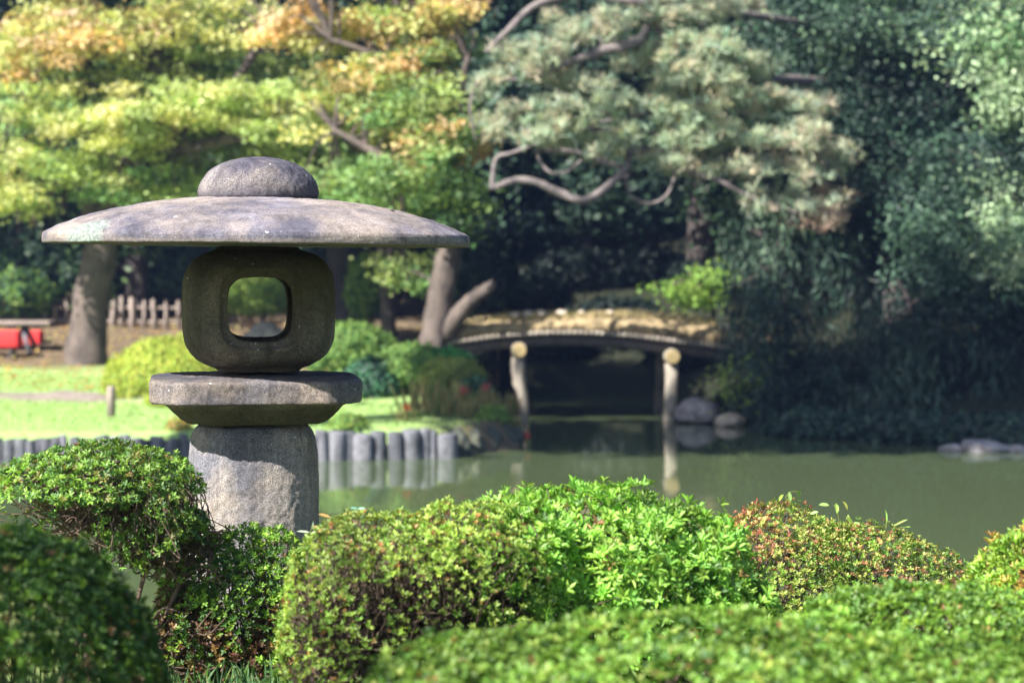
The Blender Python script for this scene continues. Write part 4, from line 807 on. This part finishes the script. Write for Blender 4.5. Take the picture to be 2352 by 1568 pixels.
# picket fence
fn = empty('picket_fence', 'low fence of pale rough pickets and rails behind the thick maple trunk', 'fence'); rng = np.random.default_rng(131)
fy = 47.0
def fz(py): return W(0, py, fy)[2]
for q, (px, t_, b_, wd) in enumerate([(-30, 680, 766, .09), (18, 684, 766, .08), (60, 680, 766, .08), (100, 681, 768, .09), (126, 681, 740, .07), (154, 681, 768, .1), (180, 690, 768, .08), (259, 690, 765, .11), (279, 680, 770, .09), (304, 683, 765, .11), (331, 690, 768, .08), (354, 688, 767, .09), (381, 686, 767, .07), (410, 690, 767, .08), (440, 690, 767, .09)]):
    x_ = W(px, 700, fy)[0]; mb = MB(); z0 = gz(x_, fy) - .1; z1 = fz(t_); tube(mb, [(x_ + rng.normal() * .01, fy, z0), (x_, fy, (z0 + z1) / 2), (x_ + rng.normal() * .015, fy, z1 - .02), (x_, fy, z1)], [wd * .52, wd * .5, wd * .48, wd * .3], 8, bump=.05); mb.build('picket', M['pale_wood'], fn)
for py in (706, 738):
    mb = MB(); a_, b_ = W(-60, py, fy + .06), W(450, py + 2, fy + .06); tube(mb, smooth_path([a_, (a_ + b_) / 2 + np.array([0, 0, .01]), b_], 6), .035, 8, bump=.06); mb.build('rail', M['pale_wood'], fn)
# table and red benches at the left edge
tb = empty('picnic_table', 'wooden table with slanting legs between red covered benches', 'table'); a_ = W(-60, 741, 43.5); z0 = gz(a_[0], 43.5)
mb = MB(); box_mb(mb, (W(10, 741, 43.5)[0], 43.5, W(0, 741, 43.5)[2]), (1.75, .7, .07), 0, .012); mb.build('table_top', M['pale_wood'], tb)
for px in (55, -100):
    for sgn in (-1, 1):
        b_ = W(px - 4, 748, 43.5); x_ = b_[0]; mb = MB(); tube(mb, [(x_ + .02, 43.5 + sgn * .12, b_[2]), (x_ + .1, 43.5 + sgn * .25, (b_[2] + z0) / 2), (x_ + .2, 43.5 + sgn * .36, z0 - .05)], .042, 8); mb.build('leg', M['stake'], tb)
for (yb, x1, label) in ((42.6, 46, 'bench under a bright red cloth in front of the wooden table'), (44.5, 96, 'bench under a dark red cloth behind the wooden table')):
    bn = empty('bench', label, 'bench', 'red covered benches at the table'); zt = W(0, 760, yb)[2]; xr = W(x1, 760, yb)[0]; zg = gz(xr - .6, yb)
    mb = MB(); L_ = 1.6; box_mb(mb, (xr - L_ / 2, yb, zt - .14), (L_, .42, .30), 0, .03); mb.build('cloth', M['red'], bn)
    for dx in (.15, L_ - .15):
        for sy in (-.14, .14):
            mb = MB(); box_mb(mb, (xr - dx, yb + sy, (zt - .16 + zg) / 2 - .04), (.07, .07, zt - .16 - zg + .1), 0, .006); mb.build('leg', M['beam'], bn)

# earth-topped log bridge
br = empty('log_bridge', 'arched earth-topped log bridge on round posts over the inlet', 'bridge'); BD = 36.0
top = smooth_path([(W(a, b, BD)[0], W(a, b, BD)[2]) for a, b in [(985, 790), (1035, 766), (1080, 748), (1170, 737), (1280, 731), (1400, 729), (1500, 733), (1600, 743), (1710, 758), (1790, 775)]], 8)
bot = smooth_path([(W(a, b, BD)[0], W(a, b, BD)[2]) for a, b in [(985, 806), (1035, 790), (1080, 783), (1170, 772), (1280, 766), (1400, 769), (1500, 779), (1600, 791), (1710, 806), (1790, 820)]], 8)
xs_ = np.linspace(top[0, 0], top[-1, 0], 120); zt = np.interp(xs_, top[:, 0], top[:, 1]); zb = np.interp(xs_, bot[:, 0], bot[:, 1]); ny_ = 22; prof = []
rngb = np.random.default_rng(5)
for k_ in range(ny_ + 1):
    s_ = k_ / ny_; y_ = BD + 2.6 * s_; crown = .06 * math.sin(math.pi * s_); edge = -.05 * (k_ in (0, ny_))
    prof.append(np.stack([xs_, np.full(120, y_), zt + crown + edge + .025 * vnoise(np.stack([xs_ * 5, np.full(120, y_ * 5), xs_ * 0], -1)) + .012 * rngb.normal(size=120)], -1))
front = np.stack([xs_, np.full(120, BD - .03), zb + .05 + .015 * rngb.normal(size=120)], -1); frontm = np.stack([xs_, BD - .05 + .02 * rngb.normal(size=120), zt * .55 + zb * .45], -1); back = front + np.array([0, 2.66, 0])
rows_ = [front, frontm] + prof + [back]; V = np.concatenate(rows_); nr = len(rows_); i = np.arange(nr)[:, None] * 120; j = np.arange(119)[None]; i2 = (np.arange(nr)[:, None] + 1) % nr * 120
mb = MB(); mb.add(V, np.stack([i + j, i + j + 1, i2 + j + 1, i2 + j], -1).reshape(-1, 4)); mb.build('deck', M['earth'], br)
mb = MB()
for x_ in np.arange(top[0, 0] + .05, top[-1, 0], .082):   # the row of cross logs whose ends show under the earth
    z_ = np.interp(x_, bot[:, 0], bot[:, 1]) + .02; tube(mb, [(x_, BD - .09 + random.uniform(-.02, .02), z_), (x_, BD + 2.7, z_)], .04, 8)
mb.build('cross_logs', M['log'], br)
for y_ in (BD + .12, BD + 2.35):
    mb = MB(); P = np.stack([xs_[::6], np.full(20, y_), zb[::6] - .105], -1); tube(mb, P, .085, 10, bump=.02); mb.build('beam', M['beam'], br)
    mb = MB(); P = np.stack([xs_[::6], np.full(20, y_ + .4), zb[::6] - .105], -1); tube(mb, P, .085, 10, bump=.02); mb.build('beam', M['beam'], br)
for (px, pyc) in ((1192, 803), (1543, 818)):
    c = W(px, pyc, BD); cb_ = MB(); tube(cb_, [(c[0], BD - .16, c[2]), (c[0], BD + 1.2, c[2]), (c[0], BD + 2.75, c[2])], .115, 14, bump=.015); cbo = cb_.build('cross_beam', M['log'], br)
    e_ = MB(); tube(e_, [(c[0], BD - .175, c[2]), (c[0], BD - .158, c[2])], .104, 16); e_.build('cut_end', M['cut_end'], cbo, False)
    for y_ in (BD, BD + 2.4):
        mb = MB()
        if px < 1300:
            q = [W(1190, 820, BD), W(1191, 850, BD), W(1192, 880, BD), W(1199, 900, BD), W(1203, 930, BD), W(1204, 960, BD), W(1206, 1010, BD)]; r_ = [.105, .108, .10, .085, .08, .06, .05]
        else:
            q = [W(1543, 835, BD), W(1543, 880, BD), W(1541, 930, BD), W(1539, 970, BD), W(1538, 1020, BD)]; r_ = [.105, .10, .105, .11, .11]
        q = np.array(q); q[:, 1] = y_ ; tube(mb, q, r_, 12, bump=.05); mb.build('post', M['log'], br)
for q, (px, s_) in enumerate([(1183, .07), (1213, .08), (1243, .08), (1290, .085), (1335, .05), (1400, .05)]):
    x_ = W(px, 735, BD + .3)[0]; z_ = np.interp(x_, top[:, 0], top[:, 1]) + .05
    rock('pale loose stone on the near edge of the bridge deck', (x_, BD + .25, z_ + .02), (s_, s_ * .8, s_ * .7), M['rock_pale'], 30 + q, 'loose_stone', 'loose stones on the bridge deck')
# dry grass on the deck, flowers by the pond, lawn blades and leaves
rng = np.random.default_rng(141)
n = 2600; x = rng.uniform(top[0, 0], top[-1, 0], n); y = BD + rng.random(n) ** 1.6 * 2.4; z = np.interp(x, top[:, 0], top[:, 1]) + .0
P = np.stack([x, y, z], -1); d = unit(np.stack([rng.normal(size=n) * .6, rng.normal(size=n) * .6 - .2, np.ones(n)], -1)); mb = MB()
leaves_folded(mb, P, d, unit(rng.normal(size=(n, 3))), rng.uniform(.05, .13, n), .012, palette(n, [(.36, .29, .12), (.27, .21, .09), (.20, .21, .07)])); dg_ = mb.build('deck_grass', M['grass'], br); dg_['kind'] = 'stuff'
def lawn_pts(n, x0, x1, y0, y1):
    x = rng.uniform(x0, x1, n); y = rng.uniform(y0, y1, n); s = pond_sd(x, y); g = (s > .15) & (strip(x, y) < .3) & (x < -.4); return x[g], y[g]
x, y = lawn_pts(16000, -9, -.3, 28.9, 39); n = len(x); mb = MB()
d = unit(np.stack([rng.normal(size=n) * .9, rng.normal(size=n) * .9, np.ones(n)], -1)); leaves_folded(mb, np.stack([x, y, ground_z(x, y) - .01], -1), d, unit(rng.normal(size=(n, 3))), rng.uniform(.04, .09, n), .012, palette(n, [(.25, .38, .12), (.22, .35, .10), (.30, .42, .14)]))
tag(mb.build('lawn_grass', M['grass']), 'sunlit short grass of the lawn across the pond', 'grass', kind='stuff')
n = 2400; x = rng.uniform(-11, -.6, n); y = rng.uniform(35.5, 48, n); ok = pond_sd(x, y) > .3; x, y = x[ok], y[ok]; n = len(x); mb = MB()
leaves_simple(mb, np.stack([x, y, ground_z(x, y) + .02], -1), unit(rng.normal(size=(n, 3)) * .35 + np.array([0, 0, 1])), .1, .08, palette(n, [(.44, .30, .10), (.46, .36, .14), (.34, .20, .09), (.36, .32, .13)]))
tag(mb.build('fallen_leaves', M['maple']), 'yellow and orange leaves lying under the maples', 'leaves', kind='stuff')
def flower_plant(px, py, d, h, cols, petal, label, seed, group):
    global rng
    rng = np.random.default_rng(500 + seed); b = W(px, py, d); z0 = gz(b[0], b[1]); root = empty('pond_flower', label, 'flower', group, (b[0], b[1], z0)); mb = MB(); n = 46
    dd = unit(np.stack([rng.normal(size=n) * .22, rng.normal(size=n) * .22, np.ones(n)], -1)); leaves_folded(mb, rng.normal(size=(n, 3)) * np.array([.09, .09, 0]), dd, unit(rng.normal(size=(n, 3))), h * rng.uniform(.6, 1.05, n), .018, palette(n, cols)); mb.build('leaves', M['grass'], root)
    if petal is not None:
        for q in range(1):
            c = np.array([rng.normal() * .02, -.05, h * .92]); mt = MB(); tube(mt, [(0, 0, 0), c * .5, c], .008, 5, np.array([.15, .2, .06])); mt.build('stem', M['grass'], root)
            mp = MB(); n = 46; dd = unit(rng.normal(size=(n, 3)) + np.array([0, -.2, .25])); leaves_folded(mp, np.repeat(c[None], n, 0), dd, unit(rng.normal(size=(n, 3))), rng.uniform(.04, .085, n), .025, palette(n, [petal])); mp.build('bloom', M['petal'], root)
RD = [(.26, .26, .09), (.34, .26, .13), (.18, .25, .08), (.40, .32, .16)]
for q, (px, py, d, h, pet, label) in enumerate([(1068, 985, 31.6, .36, (.60, .09, .12), 'tall crimson flower among reeds near the bridge post'), (940, 985, 30.6, .2, (.75, .20, .08), 'orange-red flower on the lawn edge above the stake wall'), (1196, 985, 31.4, .14, (.6, .12, .09), 'small dull red flower at the tip of the bank'),
                                              (1110, 985, 31.7, .42, (.45, .14, .12), 'faded rust red flower right of the crimson one'), (960, 980, 31.6, .5, None, ''), (1000, 985, 31.5, .46, None, ''), (1030, 985, 31.4, .42, None, ''), (1085, 985, 31.2, .36, None, ''), (1150, 985, 31.8, .42, None, ''), (1170, 985, 32, .36, None, ''), (985, 975, 32.4, .55, None, ''), (1045, 975, 32.2, .5, None, '')]):
    flower_plant(px, py, d, h, RD, pet, label or 'reddish green reed tuft on the flower bank by the bridge', q, 'flowers on the bank end' if pet else 'reed tufts on the flower bank')

# ------------------------------------------------------------------ the faint blue air over the pond
m, t, o = new_mat('haze'); pv = N_(t, 'ShaderNodeVolumePrincipled'); pv.inputs['Color'].default_value = (.30, .44, 1, 1); pv.inputs['Density'].default_value = HAZE; pv.inputs['Anisotropy'].default_value = .15
t.links.new(pv.outputs[0], o.inputs['Volume'])
x0, x1, y0, y1, z0, z1 = -175, 175, -75, 205, -2.5, 62
mb = MB(); mb.add([(x0, y0, z0), (x1, y0, z0), (x1, y1, z0), (x0, y1, z0), (x0, y0, z1), (x1, y0, z1), (x1, y1, z1), (x0, y1, z1)], [[0, 3, 2, 1], [4, 5, 6, 7], [0, 1, 5, 4], [1, 2, 6, 5], [2, 3, 7, 6], [3, 0, 4, 7]])
tag(mb.build('haze', m, None, False), 'faint blue haze in the air over the pond', 'haze', kind='stuff')
